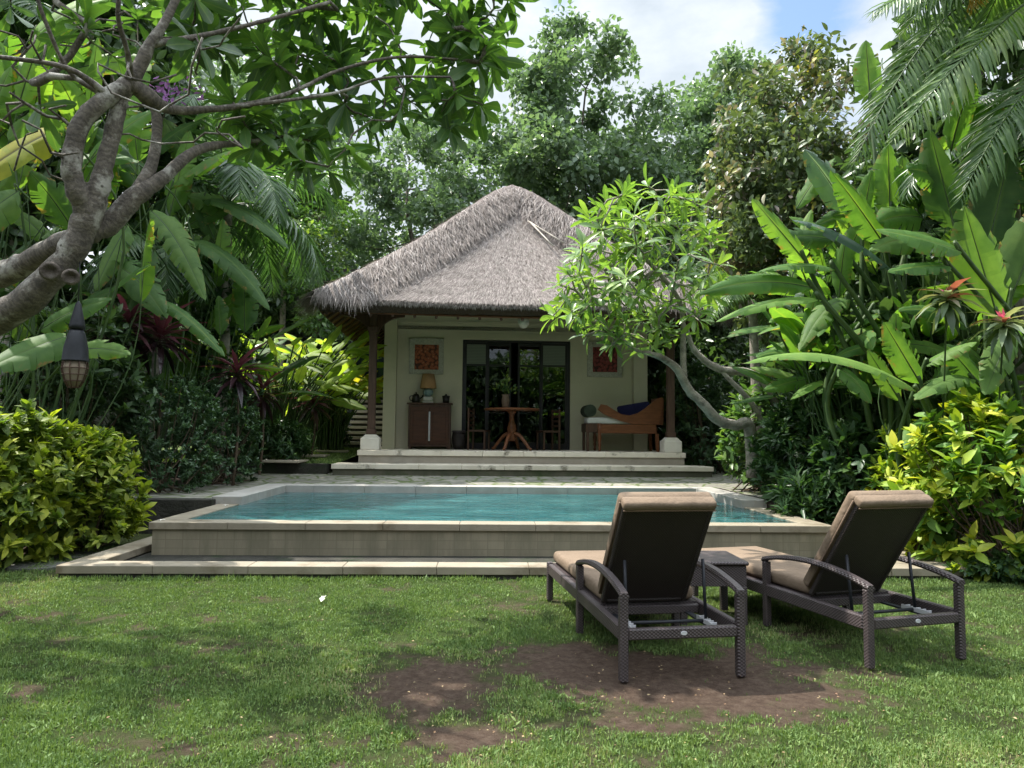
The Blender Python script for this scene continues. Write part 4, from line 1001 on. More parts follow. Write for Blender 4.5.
# ------------------------------------------------------------------ plants
def plant(name, label, cat, base, group=None):
    return empty(name, tuple(base), 0, label, cat, group)
def box_center(x0, y0, x1, y1, Yd):
    c = at((x0 + x1) / 2, (y0 + y1) / 2, Yd); k = math.sqrt(1) * Yd / F
    return c, abs(x1 - x0) / 2 * k, abs(y1 - y0) / 2 * k
def ground_z(x, y):
    p = pool_local((x, y, 0))
    if p[1] > 7.2 and p[0] < -3.3: return .8 + min(.25, (p[1] - 7.2) * .045)
    if p[1] > 4.7 or (p[1] > yr and p[0] < xl) or (p[1] > 1.6 and p[0] > xr): return .47
    return 0.
def shrub(name, label, cat, box, Yd, depth, shoots, per, ll, T, mat, group=None, up=.5, lw=1.0, stem='stem_brown', core=.45, rbias=None, spread=1.0):
    c, rx, rz = box_center(*box, Yd)
    gz_ = ground_z(c[0], c[1]); base = np.array([c[0], c[1], gz_]); root = plant(name, label, cat, base, group)
    z0 = max(gz_ + .02, c[2] - rz); z1 = c[2] + rz
    # shoot ends filling a lumpy volume
    th = rng.uniform(0, 2 * PI, shoots * 3); h = rng.random(shoots * 3) ** .85
    prof = np.sqrt(np.clip(1 - ((h - .42) / .62) ** 2, .05, 1))
    lump = .58 + .8 * fbm(th * 1.6 + Yd, h * 3.5 + rx, 1.3, 3)
    rr = (core + (1 - core) * rng.random(shoots * 3) ** .5) * prof * lump
    P = np.stack([c[0] + rx * rr * np.cos(th), c[1] + depth * rr * np.sin(th), z0 + (z1 - z0) * h * (.82 + .3 * fbm(np.cos(th) * 3, np.sin(th) * 3 + rx, 1.5, 3))], -1)[:shoots]
    P[: shoots // 9] = base + np.array([0, 0, .3]) + (P[: shoots // 9] - base - np.array([0, 0, .3])) * rng.uniform(1.02, 1.16, (shoots // 9, 1))
    od = unit((P - (base + np.array([0, 0, (z1 - z0) * .25]))) * [1, 1, .6] + [0, 0, up * .5])
    a = Acc()
    k = np.repeat(np.arange(shoots), per); n = len(k)
    d = unit(od[k] * .55 + rand_unit(n) * .75 * spread + [0, 0, .12]); tint = rng.random(shoots)[k] * .6 + rng.random(n) * .4
    if rbias is not None: tint = np.clip(tint + rbias, 0, 1)
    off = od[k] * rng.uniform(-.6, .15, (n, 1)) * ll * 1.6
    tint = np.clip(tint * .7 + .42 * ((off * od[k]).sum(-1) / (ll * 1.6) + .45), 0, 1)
    nrm = unit(rand_unit(n) * .6 + od[k] * .6 + np.array([0, 0, .7]))
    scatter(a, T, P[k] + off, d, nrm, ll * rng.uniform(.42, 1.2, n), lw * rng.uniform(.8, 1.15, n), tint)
    a.build('foliage', M[mat], root, origin=base)
    a = Acc()
    for i in rng.choice(shoots, min(shoots, 26), replace=False):
        m = base + (P[i] - base) * np.array([.55, .55, .5]) + rng.normal(0, .04, 3); b0 = base + np.array([rng.normal(0, rx * .25), rng.normal(0, depth * .25), 0])
        tube(a, smooth_path([b0, m, P[i]], 4), np.linspace(.014, .005, 9), 5)
    a.build('stems', M[stem], root, origin=base)
    return root

# --- skeleton growing
def grow(nodes, targets, seg=.35, bend=.25, jitter=.05):
    """nodes: list of [pos, parent]; adds a curved branch from the nearest node to every target. Returns tip indices."""
    tips = []
    start = np.array([n[0] for n in nodes]); c0 = start.mean(0)
    d0 = [np.min(np.linalg.norm(start - t, axis=1)) for t in targets]
    for ti in np.argsort(d0):
        t = targets[ti]; pts = np.array([n[0] for n in nodes]); dist = np.linalg.norm(pts - t, axis=1)
        pen = dist + np.maximum(0, pts[:, 2] - t[2]) * .35
        i = int(np.argmin(pen)); p0 = pts[i]; par = nodes[i][1]
        pd = unit(p0 - pts[par]) if par >= 0 else np.array([0, 0, 1.])
        L = np.linalg.norm(t - p0)
        if L < 1e-3: continue
        n = max(2, int(L / seg)); ctrl = p0 + pd * L * bend + (t - p0) * .25 + np.array([0, 0, -.04 * L])
        prev = i
        for k in range(1, n + 1):
            u = k / n; p = (1 - u) ** 2 * p0 + 2 * u * (1 - u) * ctrl + u * u * t + (rng.normal(0, jitter * L / n, 3) if k < n else 0)
            nodes.append([p, prev]); prev = len(nodes) - 1
        tips.append(prev)
    return tips
def skeleton_mesh(acc, nodes, tips, rtip, power=.5, fixed=None, sides=6, rmax=None):
    n = len(nodes); cnt = np.zeros(n); par = np.array([x[1] for x in nodes])
    leafy = np.ones(n, bool)
    for i in range(n):
        if par[i] >= 0: leafy[par[i]] = False
    cnt[leafy] = 1
    for i in range(n - 1, -1, -1):
        if par[i] >= 0: cnt[par[i]] += cnt[i]
    rad = rtip * np.maximum(cnt, 1) ** power
    if rmax: rad = np.minimum(rad, rmax)
    if fixed is not None:
        for i, r in fixed.items(): rad[i] = max(rad[i] * 0, r)
    kids = [[] for _ in range(n)]
    for i in range(n):
        if par[i] >= 0: kids[par[i]].append(i)
    stack = [(i, -1) for i in range(n) if par[i] < 0]
    while stack:
        i, p = stack.pop(); ch = []
        if p >= 0: ch.append(p)
        cur = i
        while True:
            ch.append(cur)
            if not kids[cur]: break
            ks = sorted(kids[cur], key=lambda k: -rad[k])
            for k in ks[1:]: stack.append((k, cur))
            cur = ks[0]
        if len(ch) > 1:
            R_ = rad[ch].copy()
            if p >= 0: R_[0] = min(rad[ch[1]] * 1.15, rad[p])
            tube(acc, [nodes[k][0] for k in ch], R_, sides if R_.max() > rtip * 3 else 5)
    return rad
def rosettes(acc, T, P, D, per, ll, open_=(.7, 1.5), lw=1.0, droop=.25):
    for p, d in zip(P, D):
        n = int(per * rng.uniform(.7, 1.3)); x = unit(np.cross(d, rng.normal(size=3))); y = np.cross(d, x)
        ph = np.arange(n) * 2.4 + rng.uniform(0, 6); tilt = np.linspace(open_[0], open_[1], n) + rng.normal(0, .15, n)
        dd = d[None] * np.cos(tilt)[:, None] + (x[None] * np.cos(ph)[:, None] + y[None] * np.sin(ph)[:, None]) * np.sin(tilt)[:, None] - np.array([0, 0, droop]) * rng.random((n, 1))
        pos = p[None] - d[None] * np.linspace(0, .12, n)[:, None] * ll * 2
        nrm = d[None] + np.array([0, 0, .5]) + rng.normal(0, .15, (n, 3))
        scatter(acc, T, pos, dd, nrm, ll * rng.uniform(.65, 1.1, n), lw, np.clip(rng.random(n) * .6 + rng.random() * .4, 0, 1))

# --- big-leaf plants
def banana(acc, base, tip, width, nhint=(0, -.3, 1), arch=.18, tear=.42, droop=.36, rnd=None, nsec=26):
    base = np.asarray(base, float); tip = np.asarray(tip, float); L = np.linalg.norm(tip - base)
    nh = unit(np.asarray(nhint, float)); mid = (base + tip) / 2 + np.array([0, 0, 1.]) * arch * L
    t = np.linspace(0, 1, nsec); Cc = ((1 - t) ** 2)[:, None] * base + (2 * t * (1 - t))[:, None] * mid + (t * t)[:, None] * tip
    T_ = unit(np.gradient(Cc, axis=0)); lat = unit(np.cross(T_, nh)); nr = np.cross(lat, T_)
    prof = np.clip(t / .18, 0, 1) ** .6 * np.clip((1 - t) / .42, 0, 1) ** .6; prof[0] = .03; prof[-1] = .0
    W = width / 2 * prof; r0 = rng.random() if rnd is None else rnd
    for sg in (-1, 1):
        i = 0
        while i < nsec - 1:
            j = i + 1
            while j < nsec - 1 and rng.random() > tear: j += 1
            dl_ = droop * rng.uniform(.3, 1.7); sh = rng.normal(0, .012) * L; ii = np.arange(i, j + 1)
            m1 = Cc[ii] + sg * lat[ii] * (W[ii] * .5)[:, None] + nr[ii] * (W[ii] * .10)[:, None]
            wob = 1 + rng.normal(0, .02, len(ii))
            m2 = Cc[ii] + sg * lat[ii] * (W[ii] * math.cos(dl_) * wob)[:, None] - nr[ii] * (W[ii] * math.sin(dl_) * .9)[:, None] + T_[ii] * (sh + W[ii, None] * .22)
            k = len(ii); V = np.vstack([Cc[ii], m1, m2]); q = []
            for s in range(k - 1):
                q += [[s, s + 1, k + s + 1, k + s], [k + s, k + s + 1, 2 * k + s + 1, 2 * k + s]]
            acc.add(V, q, None, np.clip(r0 + rng.normal(0, .06), 0, 1), np.concatenate([np.zeros(k), np.full(k, .5), np.ones(k)]), np.tile(t[ii] * L * .25, 3))
            i = j
    return Cc
def petiole(acc, root, base, leafdir, r=.022, sides=7):
    root = np.asarray(root, float); base = np.asarray(base, float); L = np.linalg.norm(base - root)
    c = base - unit(leafdir) * L * .35; mid = root * .45 + c * .55 + np.array([0, 0, .08 * L])
    P = smooth_path([root, mid, base, base + unit(leafdir) * .05], 6)
    tube(acc, P, np.linspace(r * 1.6, r * .7, len(P)), sides)
def midrib(acc, Cc, r=.012):
    tube(acc, Cc - np.array([0, 0, r * .6]), np.linspace(r, r * .2, len(Cc)), 5)
def bananaplant(label, root, leaves, mat, name='banana_plant', cat='banana plant', group=None, special=None, pet=.024):
    """leaves: (base px, base py, tip px, tip py, Ybase, Ytip, width m, nhint, arch[, material])"""
    root = np.array([root[0], root[1], ground_z(root[0], root[1])]) if len(root) == 2 else np.asarray(root)
    r = plant(name, label, cat, root, group); mats = {}; st_ = Acc()
    for lf in leaves:
        bx, by, tx, ty, Yb, Yt, wd, nh, ar = lf[:9]; mm = lf[9] if len(lf) > 9 else mat
        A_ = at(bx, by, Yb); B_ = at(tx, ty, Yt)
        acc = mats.setdefault((mm,) if mm == mat else (mm, len(mats)), Acc())
        Cc = banana(acc, A_, B_, wd, nh, ar); midrib(st_, Cc)
        petiole(st_, root + np.array([rng.normal(0, .12), rng.normal(0, .12), 0]), A_, Cc[1] - Cc[0], pet if len(lf) < 11 else .006)
    for key, acc in mats.items(): acc.build('foliage' if key[0] == mat else 'leaf', M[key[0]], r, origin=root)
    st_.build('stalks', M['stem_green'], r, origin=root)
    return r
def heliconia(label, root, n, hgt, spread, wd, ll, mat, name='heliconia', cat='heliconia', lean=(0, 0), group=None, stalk='stem_green', yellow=0):
    root = np.asarray(root, float); r = plant(name, label, cat, root, group); a = Acc(); s = Acc(); yl = []
    for k in range(n):
        th = rng.uniform(0, 2 * PI); rad = spread * math.sqrt(rng.random()); b0 = root + np.array([math.cos(th) * rad * .5, math.sin(th) * rad * .5, 0])
        h = hgt * rng.uniform(.5, 1.0); A_ = b0 + np.array([math.cos(th) * rad * .7 + lean[0] * h, math.sin(th) * rad * .7 + lean[1] * h, h * .72])
        L = ll * rng.uniform(.7, 1.15); el = rng.uniform(-.5, .95); B_ = A_ + L * np.array([math.cos(th) * math.cos(el), math.sin(th) * math.cos(el) - .15, math.sin(el) * .8])
        acc = a
        if rng.random() < yellow: acc = Acc(); yl.append(acc)
        Cc = banana(acc, A_, B_, wd * rng.uniform(.7, 1.2), unit(np.array([rng.normal(0, .4), -.4 + rng.normal(0, .4), .9])), rng.uniform(.05, .25), .08, .3, None, 14)
        petiole(s, b0, A_, Cc[1] - Cc[0], .016, 5)
    a.build('foliage', M[mat], r, origin=root); s.build('stalks', M[stalk], r, origin=root)
    for ye in yl: ye.build('leaf', M['banana_yellow'], r, origin=root)['label'] = 'yellowed leaf'
    return r
def frond(lf, st_, base, d0, L, grav, nl=46, ll=.55, r=.018, curl=0.0):
    n = 26; d = unit(d0); P = [np.asarray(base, float)]
    for k in range(n):
        d = unit(d + np.array([0, 0, -grav]) / n * (.4 + 1.8 * k / n)); P.append(P[-1] + d * L / n)
    P = np.array(P); tube(st_, P, np.linspace(r, r * .2, len(P)), 5)
    u = np.linspace(.12, .99, nl); ii = u * n; i0 = np.clip(ii.astype(int), 0, n - 1); f = (ii - i0)[:, None]
    pos = P[i0] * (1 - f) + P[i0 + 1] * f; tg = unit(P[i0 + 1] - P[i0]); side = unit(np.cross(tg, np.array([0, 0, 1.]))); upv = np.cross(side, tg)
    prof = np.clip(np.sin((u * .92 + .08) * PI) ** .55, .25, 1)
    for sg in (-1, 1):
        ang = (1.05 - .5 * u)[:, None]
        dd = tg * np.cos(ang) + sg * side * np.sin(ang) + upv * rng.normal(.12, .12, (nl, 1)) - np.array([0, 0, 1.]) * rng.uniform(.1, .45, (nl, 1))
        scatter(lf, T_LEAFLET, pos, dd, upv + sg * side * -.2 + rng.normal(0, .12, (nl, 3)), ll * prof * rng.uniform(.85, 1.1, nl), 1.25, np.clip(rng.random(nl) * .5 + rng.random() * .5, 0, 1))
def frond_px(lf, st_, q, ll, nl=46, r=.016):
    bx, by, tx, ty, Yb, Yt, ar = q; A_, B_ = at(bx, by, Yb), at(tx, ty, Yt); L = np.linalg.norm(B_ - A_); mid = (A_ + B_) / 2 + np.array([0, 0, ar * L]); t = np.linspace(0, 1, 27)[:, None]
    P = (1 - t) ** 2 * A_ + 2 * t * (1 - t) * mid + t * t * B_; n = 26; tube(st_, P, np.linspace(r, r * .2, len(P)), 5)
    u = np.linspace(.04, .99, nl); ii = u * n; i0 = np.clip(ii.astype(int), 0, n - 1); f = (ii - i0)[:, None]
    pos = P[i0] * (1 - f) + P[i0 + 1] * f; tg = unit(P[i0 + 1] - P[i0]); side = unit(np.cross(tg, np.array([0, -.6, .8]))); upv = np.cross(side, tg); prof = np.clip(np.sin((u * .9 + .1) * PI) ** .55, .3, 1)
    for sg in (-1, 1):
        ang = (1.1 - .5 * u)[:, None]; dd = tg * np.cos(ang) + sg * side * np.sin(ang) + upv * rng.normal(.05, .1, (nl, 1)) - np.array([0, 0, 1.]) * rng.uniform(.1, .5, (nl, 1))
        scatter(lf, T_LEAFLET, pos, dd, upv + rng.normal(0, .15, (nl, 3)), ll * prof * rng.uniform(.85, 1.1, nl), 1.2, np.clip(rng.random(nl) * .5 + rng.random() * .5, 0, 1))
def palm(label, crown, nf, L, ll, mat, az=(0, 2 * PI), grav=1.6, trunk=True, elev=(.2, 1.2), name='palm_tree', lean=(0, 0), r=.09, extra=(), px=()):
    crown = np.asarray(crown, float); gx_, gy_ = crown[0] + lean[0], crown[1] + lean[1]; base = np.array([gx_, gy_, ground_z(gx_, gy_)])
    p = plant(name, label, 'palm', base); lf = Acc(); s = Acc()
    for k in range(nf):
        th = az[0] + (az[1] - az[0]) * (k + rng.uniform(-.3, .3)) / nf; el = rng.uniform(*elev)
        frond(lf, s, crown, (math.cos(th) * math.cos(el), math.sin(th) * math.cos(el), math.sin(el)), L * rng.uniform(.8, 1.15), grav * rng.uniform(.8, 1.25), 44, ll)
    for q in px: frond_px(lf, s, q, ll)
    lf.build('crown', M[mat], p, origin=base); s.build('frond_ribs', M['stem_green'], p, origin=base)
    for (d0, LL, gr, mm) in extra:
        lf = Acc(); s2 = Acc(); frond(lf, s2, crown, d0, LL, gr, 44, ll); lf.build('frond', M[mm], p, origin=base)
    if trunk:
        a = Acc(); tube(a, smooth_path([base, (base + crown) / 2 + np.array([.05, 0, 0]), crown], 8), np.linspace(r * 1.2, r, 17), 10); a.build('trunk', M['bark_pale'], p, origin=base)
    return p
def cordyline(label, root, top, n, ll, mat='cordyline', name='cordyline', bract=None, lw=1.0, group=None):
    root = np.asarray(root, float); top = np.asarray(top, float); p = plant(name, label, 'cordyline', root, group); a = Acc()
    k = np.arange(n); ph = k * 2.4; el = np.linspace(1.2 if not bract else .9, -.4 if not bract else -.7, n); d = np.stack([np.cos(ph) * np.cos(el), np.sin(ph) * np.cos(el), np.sin(el)], -1)
    pos = top + np.array([0, 0, 1.])[None] * np.linspace(.05, -.28, n)[:, None] * ll
    scatter(a, T_STRAP, pos, d, np.array([0, 0, 1.]) + d * .3 + rng.normal(0, .1, (n, 3)), ll * rng.uniform(.75, 1.15, n), lw, np.clip(np.linspace(1, .1, n) * (.85 if bract else 1) + rng.normal(0, .15, n), 0, 1))
    a.build('foliage', M[mat], p, origin=root)
    if bract:
        a = Acc(); m = 6; ph = np.arange(m) * 2.4; d = np.stack([np.cos(ph) * .35, np.sin(ph) * .35, np.ones(m)], -1)
        scatter(a, T_STRAP, np.tile(top, (m, 1)), d, rand_unit(m), ll * .4, 1.3); a.build('bracts', M[bract], p, origin=root)
    a = Acc(); tube(a, smooth_path([root, (root + top) / 2 + np.array([.05, .02, 0]), top], 6), np.linspace(.03, .018, 13) * (.5 if bract else 1), 7); a.build('stem', M['stem_green' if bract else 'stem_brown'], p, origin=root)
    return p
def tree(label, box, Yd, depth, clumps, per, ll, mat, lobes=None, T=T_SMALL, trunk_r=.25, name='broadleaf_tree', cat='tree', clump_r=.8, bark='bark', group=None, lw=1.0, base_px=None, narrow=.25, gap=.0, base_y=None):
    c, rx, rz = box_center(*box, Yd)
    bx = at(base_px, 400, Yd)[0] if base_px is not None else c[0]
    base = np.array([bx, c[1], ground_z(c[0], c[1])]); p = plant(name, label, cat, base, group)
    tg = []
    while len(tg) < clumps:
        q = rng.uniform(-1, 1, 3)
        wdt = math.sqrt(max(.02, 1 - (max(q[2], -.75) * .92 + narrow * .0) ** 2)) * (1 - narrow * max(0, q[2]))
        rr = math.hypot(q[0], q[1])
        lump = .70 + .45 * float(fbm(np.array(math.atan2(q[1], q[0]) * 1.5 + Yd), np.array(q[2] * 2.5), 1.4, 3))
        if rr > wdt * lump * 1.15 or rr < .25 * rng.random(): continue
        if float(fbm(np.array(q[0] * 3 + Yd), np.array(q[2] * 3 + q[1] * 1.5), 1.2, 2)) < gap: continue
        tg.append(c + q * np.array([rx, depth, rz]))
    tg = np.array(tg)
    top = np.array([c[0], c[1], c[2] + rz * .55]); n_t = 10
    nodes = [[base + (top - base) * (k / n_t) + np.array([math.sin(k * 1.3) * .15, math.cos(k) * .15, 0]) * (k > 0), k - 1] for k in range(n_t + 1)]
    tips = grow(nodes, tg, seg=max(.4, rz / 6), bend=.3)
    a = Acc(); rad = skeleton_mesh(a, nodes, tips, max(.012, trunk_r / clumps ** .55), .55, rmax=trunk_r); a.build('trunk', M[bark], p, origin=base)
    a = Acc(); k = np.repeat(np.arange(len(tg)), per); n = len(k)
    g = rng.normal(0, 1, (n, 3)); off = unit(g) * (rng.random((n, 1)) ** .45) * clump_r * np.array([1, 1, .75]) * rng.uniform(.6, 1.25, (len(tg), 1))[k]
    P = tg[k] + off; d = unit(off * .6 / clump_r + rand_unit(n) * .8 + np.array([0, 0, -.2])); nr = unit(rand_unit(n) * .8 + np.array([0, 0, .8]))
    tint = np.clip(rng.random(len(tg))[k] * .5 + rng.random(n) * .5, 0, 1)
    scatter(a, T, P, d, nr, ll * rng.uniform(.65, 1.2, n), lw, tint); a.build('crown', M[mat], p, origin=base)
    return p

# background trees
tree('tall airy tree directly behind the pavilion roof peak', (472, 14, 696, 330), 34, 4.2, 260, 150, .33, 'tree_leaf', trunk_r=.3, clump_r=1.05, gap=.31, T=T_SMALL, lw=1.35)
tree('pale slender tree left of the roof peak beyond the pavilion', (325, 112, 490, 330), 31, 4, 120, 120, .28, 'tree_leaf_pale', trunk_r=.2, clump_r=.95, base_px=420, gap=.36, lw=1.3)
tree('tall tree right of the roof peak, partly behind the reddish tree', (650, 55, 800, 330), 37, 4.5, 190, 150, .33, 'tree_leaf', trunk_r=.3, clump_r=1.05, gap=.31, lw=1.35)
tree('leafy green tree rising behind the left palms', (150, 40, 350, 330), 27, 4.5, 120, 170, .28, 'tree_leaf', trunk_r=.3, clump_r=1.0)
tree('small yellow green tree touching the left eave of the roof', (285, 185, 350, 330), 22, 1.6, 40, 140, .2, 'shrub_bright', trunk_r=.1, clump_r=.6)
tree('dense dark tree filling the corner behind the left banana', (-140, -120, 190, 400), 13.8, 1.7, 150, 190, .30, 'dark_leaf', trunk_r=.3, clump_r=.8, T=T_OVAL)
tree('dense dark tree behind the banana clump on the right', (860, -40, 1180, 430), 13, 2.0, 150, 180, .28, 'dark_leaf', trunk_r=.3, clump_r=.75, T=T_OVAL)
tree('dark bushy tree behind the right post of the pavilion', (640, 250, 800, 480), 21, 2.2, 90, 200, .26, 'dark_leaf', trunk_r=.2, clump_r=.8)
tree('reddish brown tree with yellowing leaves right of the frangipani', (698, 40, 890, 340), 16, 1.7, 220, 75, .20, 'mixed_leaf', trunk_r=.16, clump_r=.5, T=T_OVAL, base_px=800, gap=.30)

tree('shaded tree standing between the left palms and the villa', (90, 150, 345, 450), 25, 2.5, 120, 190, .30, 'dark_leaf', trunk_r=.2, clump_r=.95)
# left planting
shrub('lime_hedge_shrub', 'yellow green shrub at the left edge of the lawn', 'shrub', (-50, 410, 78, 560), 8.2, 1.0, 430, 17, .15, T_OVAL, 'hedge_lime', 'yellow green shrubs left of the lawn', .8)
shrub('lime_hedge_shrub', 'yellow green shrub between the lawn edge and the dark retaining wall', 'shrub', (40, 432, 136, 545), 8.9, .8, 330, 17, .145, T_OVAL, 'hedge_lime', 'yellow green shrubs left of the lawn', .8)
shrub('dark_hedge_shrub', 'dark small leaved shrub behind the retaining wall', 'shrub', (112, 378, 222, 500), 11.8, 1.0, 420, 26, .085, T_SMALL, 'hedge_dark', 'dark small leaved shrubs by the paving')
shrub('dark_hedge_shrub', 'dark small leaved shrub farther along the paving, below the red cordyline', 'shrub', (180, 372, 262, 482), 13.6, 1.1, 380, 26, .09, T_SMALL, 'hedge_dark', 'dark small leaved shrubs by the paving')
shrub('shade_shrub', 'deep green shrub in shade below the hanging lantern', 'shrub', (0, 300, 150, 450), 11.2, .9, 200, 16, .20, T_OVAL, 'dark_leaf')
shrub('low_fern', 'low feathery green plants at the foot of the left heliconia', 'fern', (215, 420, 312, 466), 16.0, .8, 200, 18, .2, T_NARROW, 'fern', stem='stem_green')
shrub('shade_shrub', 'dark shrub beside the foot of the stone staircase', 'shrub', (310, 400, 352, 452), 19.5, .5, 120, 16, .16, T_OVAL, 'fern')
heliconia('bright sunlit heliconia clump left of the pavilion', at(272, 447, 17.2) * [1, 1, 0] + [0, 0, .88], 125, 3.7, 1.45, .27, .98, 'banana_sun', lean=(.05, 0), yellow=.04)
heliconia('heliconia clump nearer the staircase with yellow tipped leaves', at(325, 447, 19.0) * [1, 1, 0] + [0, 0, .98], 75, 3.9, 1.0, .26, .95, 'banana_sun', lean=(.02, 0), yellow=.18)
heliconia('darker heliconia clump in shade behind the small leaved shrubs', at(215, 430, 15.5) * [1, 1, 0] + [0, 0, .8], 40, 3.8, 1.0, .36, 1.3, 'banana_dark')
for lab, px, py, Yd, pr, ll in (('dark red cordyline rising above the small leaved hedge', 237, 372, 13.2, 420, .62), ('maroon cordyline between hedge and heliconia', 262, 392, 15.2, 440, .6), ('maroon cordyline in front of the bright heliconia', 313, 402, 17.0, 450, .6), ('purple cordyline behind the hanging lantern', 128, 322, 11.6, 420, .75), ('deep purple cordyline right of the hanging lantern', 160, 335, 12.2, 420, .7), ('small maroon cordyline beside the staircase', 338, 388, 19.4, 448, .55)):
    t = at(px, py, Yd); cordyline(lab, (t[0], t[1], ground_z(t[0], t[1])), t, 34, ll, group='dark red cordylines')
def fillers(n, x0, y0, x1, y1, Yc, ln, wd, mats, ang=(-2.9, -.3)):
    out = []
    for _ in range(n):
        bx, by = rng.uniform(x0, x1), rng.uniform(y0, y1); th = rng.uniform(*ang); L = ln * rng.uniform(.6, 1.2) * F / Yc; Yb = Yc + rng.normal(0, .25)
        out.append((bx, by, bx + math.cos(th) * L, by + math.sin(th) * L, Yb, Yb - rng.uniform(-.1, .6), wd * rng.uniform(.7, 1.2), (rng.normal(0, .4), -.9, rng.uniform(.1, 1)), rng.uniform(.02, .25), mats[rng.integers(len(mats))], 1))
    return out
shrub('understory_shrub', 'mid green leafy shrub filling the gap between left banana and palms', 'shrub', (60, 240, 260, 420), 14.8, .9, 220, 15, .30, T_OVAL, 'fern', stem='stem_green')
shrub('understory_shrub', 'mid green leafy shrub filling the gap behind the right heliconia stalks', 'shrub', (780, 230, 960, 440), 11.3, .6, 230, 15, .26, T_OVAL, 'fern', stem='stem_green')
V1 = (0, -1, .4); V2 = (0, -.5, 1); V3 = (.3, -.9, .3)
bananaplant('large banana plant at the left edge with one yellow leaf', (-6.6, 9.6), [
    (62, 128, -45, 196, 8.6, 8.2, .62, (0, -.8, .6), .12, 'banana_yellow'), (70, 335, -20, 372, 9.2, 8.4, .55, V1, .05), (75, 232, 30, 172, 9.0, 8.4, .42, V3, .1),
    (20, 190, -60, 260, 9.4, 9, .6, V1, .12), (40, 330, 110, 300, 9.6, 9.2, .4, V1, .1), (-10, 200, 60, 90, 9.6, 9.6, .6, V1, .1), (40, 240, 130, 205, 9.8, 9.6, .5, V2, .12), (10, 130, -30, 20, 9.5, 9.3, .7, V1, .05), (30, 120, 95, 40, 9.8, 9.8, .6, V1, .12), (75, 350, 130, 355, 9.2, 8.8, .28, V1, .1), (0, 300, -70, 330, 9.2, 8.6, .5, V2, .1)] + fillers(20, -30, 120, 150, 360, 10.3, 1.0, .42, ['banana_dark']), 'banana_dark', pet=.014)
bananaplant('sunlit banana plant high behind the upper left branches', (-7.4, 9.0), fillers(16, -60, 30, 130, 170, 9.6, 1.1, .5, ['banana'], (-3.4, .3)), 'banana', pet=.014)
bananaplant('banana plant with arching green leaves left of the palms', (-6.3, 12.6), [
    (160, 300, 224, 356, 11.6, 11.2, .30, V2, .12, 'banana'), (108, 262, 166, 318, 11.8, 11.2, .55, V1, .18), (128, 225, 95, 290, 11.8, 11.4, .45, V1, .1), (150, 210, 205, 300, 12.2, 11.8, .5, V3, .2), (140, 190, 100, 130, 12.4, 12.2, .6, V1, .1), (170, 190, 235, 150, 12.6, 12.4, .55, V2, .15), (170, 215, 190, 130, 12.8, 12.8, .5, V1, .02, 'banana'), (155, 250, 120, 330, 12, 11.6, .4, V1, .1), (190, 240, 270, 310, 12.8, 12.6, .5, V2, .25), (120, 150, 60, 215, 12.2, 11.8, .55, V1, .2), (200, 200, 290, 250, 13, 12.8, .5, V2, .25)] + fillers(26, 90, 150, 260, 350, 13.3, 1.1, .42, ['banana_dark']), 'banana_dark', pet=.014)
palm('dark feathery palm leaning over the left of the pavilion', at(228, 205, 14.6), 17, 2.9, .8, 'palm', grav=1.9, elev=(.1, 1.2))
palm('second dark palm in front of the left banana', at(160, 250, 13.4), 12, 2.0, .55, 'palm', grav=2.0, elev=(.0, 1.1))
palm('light green palm behind the pavilion roof corner on the left', at(285, 205, 23), 15, 2.9, .8, 'palm_light', grav=1.7, elev=(.1, 1.3))
palm('young palm high behind the branches at upper left', at(20, 40, 12.5), 14, 2.6, .7, 'palm', grav=1.6)

# right planting
shrub('croton', 'large yellow and green croton beside the right lounger', 'croton', (905, 402, 1105, 585), 8.0, 1.0, 330, 15, .185, T_OVAL, 'croton', 'yellow green crotons', .8, stem='stem_brown', rbias=-.10)
shrub('croton', 'smaller yellow croton half hidden behind the lounger back', 'croton', (878, 440, 940, 545), 9.0, .6, 150, 15, .165, T_OVAL, 'croton', 'yellow green crotons', .8, rbias=-.06)
shrub('yellow_shrub', 'light yellow green shrub below the frangipani trunk', 'shrub', (722, 388, 800, 478), 13.2, .8, 150, 14, .2, T_OVAL, 'shrub_bright')
shrub('green_shrub', 'glossy green shrub behind the right corner of the pool', 'shrub', (752, 408, 850, 512), 11.3, .9, 230, 16, .2, T_NARROW, 'fern', lw=1.6)
shrub('green_shrub', 'broad leaved green shrub under the heliconia stalks', 'shrub', (815, 425, 900, 515), 9.9, .7, 150, 14, .2, T_OVAL, 'fern')
shrub('low_fern', 'low drooping fern at the right edge of the pool', 'fern', (775, 478, 858, 520), 10.0, .5, 130, 16, .24, T_NARROW, 'fern', stem='stem_green', spread=1.2)
shrub('creeping_plant', 'low leafy creeper at the foot of the croton', 'ground cover plant', (965, 556, 1110, 602), 7.6, .4, 150, 12, .09, T_SMALL, 'fern', stem='stem_green')
shrub('philodendron', 'dark broad leaved philodendron between heliconia and croton', 'philodendron', (840, 290, 985, 470), 10.2, .9, 120, 9, .34, T_OVAL, 'dark_leaf')
shrub('philodendron', 'dark glossy philodendron under the reddish tree', 'philodendron', (770, 300, 870, 430), 12.6, .9, 130, 9, .32, T_OVAL, 'dark_leaf')
shrub('shade_hedge', 'very dark hedge beyond the right end of the terrace steps', 'hedge', (672, 360, 750, 480), 17.5, 1.0, 240, 16, .18, T_OVAL, 'hedge_dark')
heliconia('bright leafy plant beside the right wall of the pavilion', at(657, 440, 20.5) * [1, 1, 0] + [0, 0, .5], 26, 3.4, .5, .3, 1.0, 'banana')
W1 = (-.2, -1, .35); W2 = (-.2, -.55, 1); W3 = (.2, -1, .2)
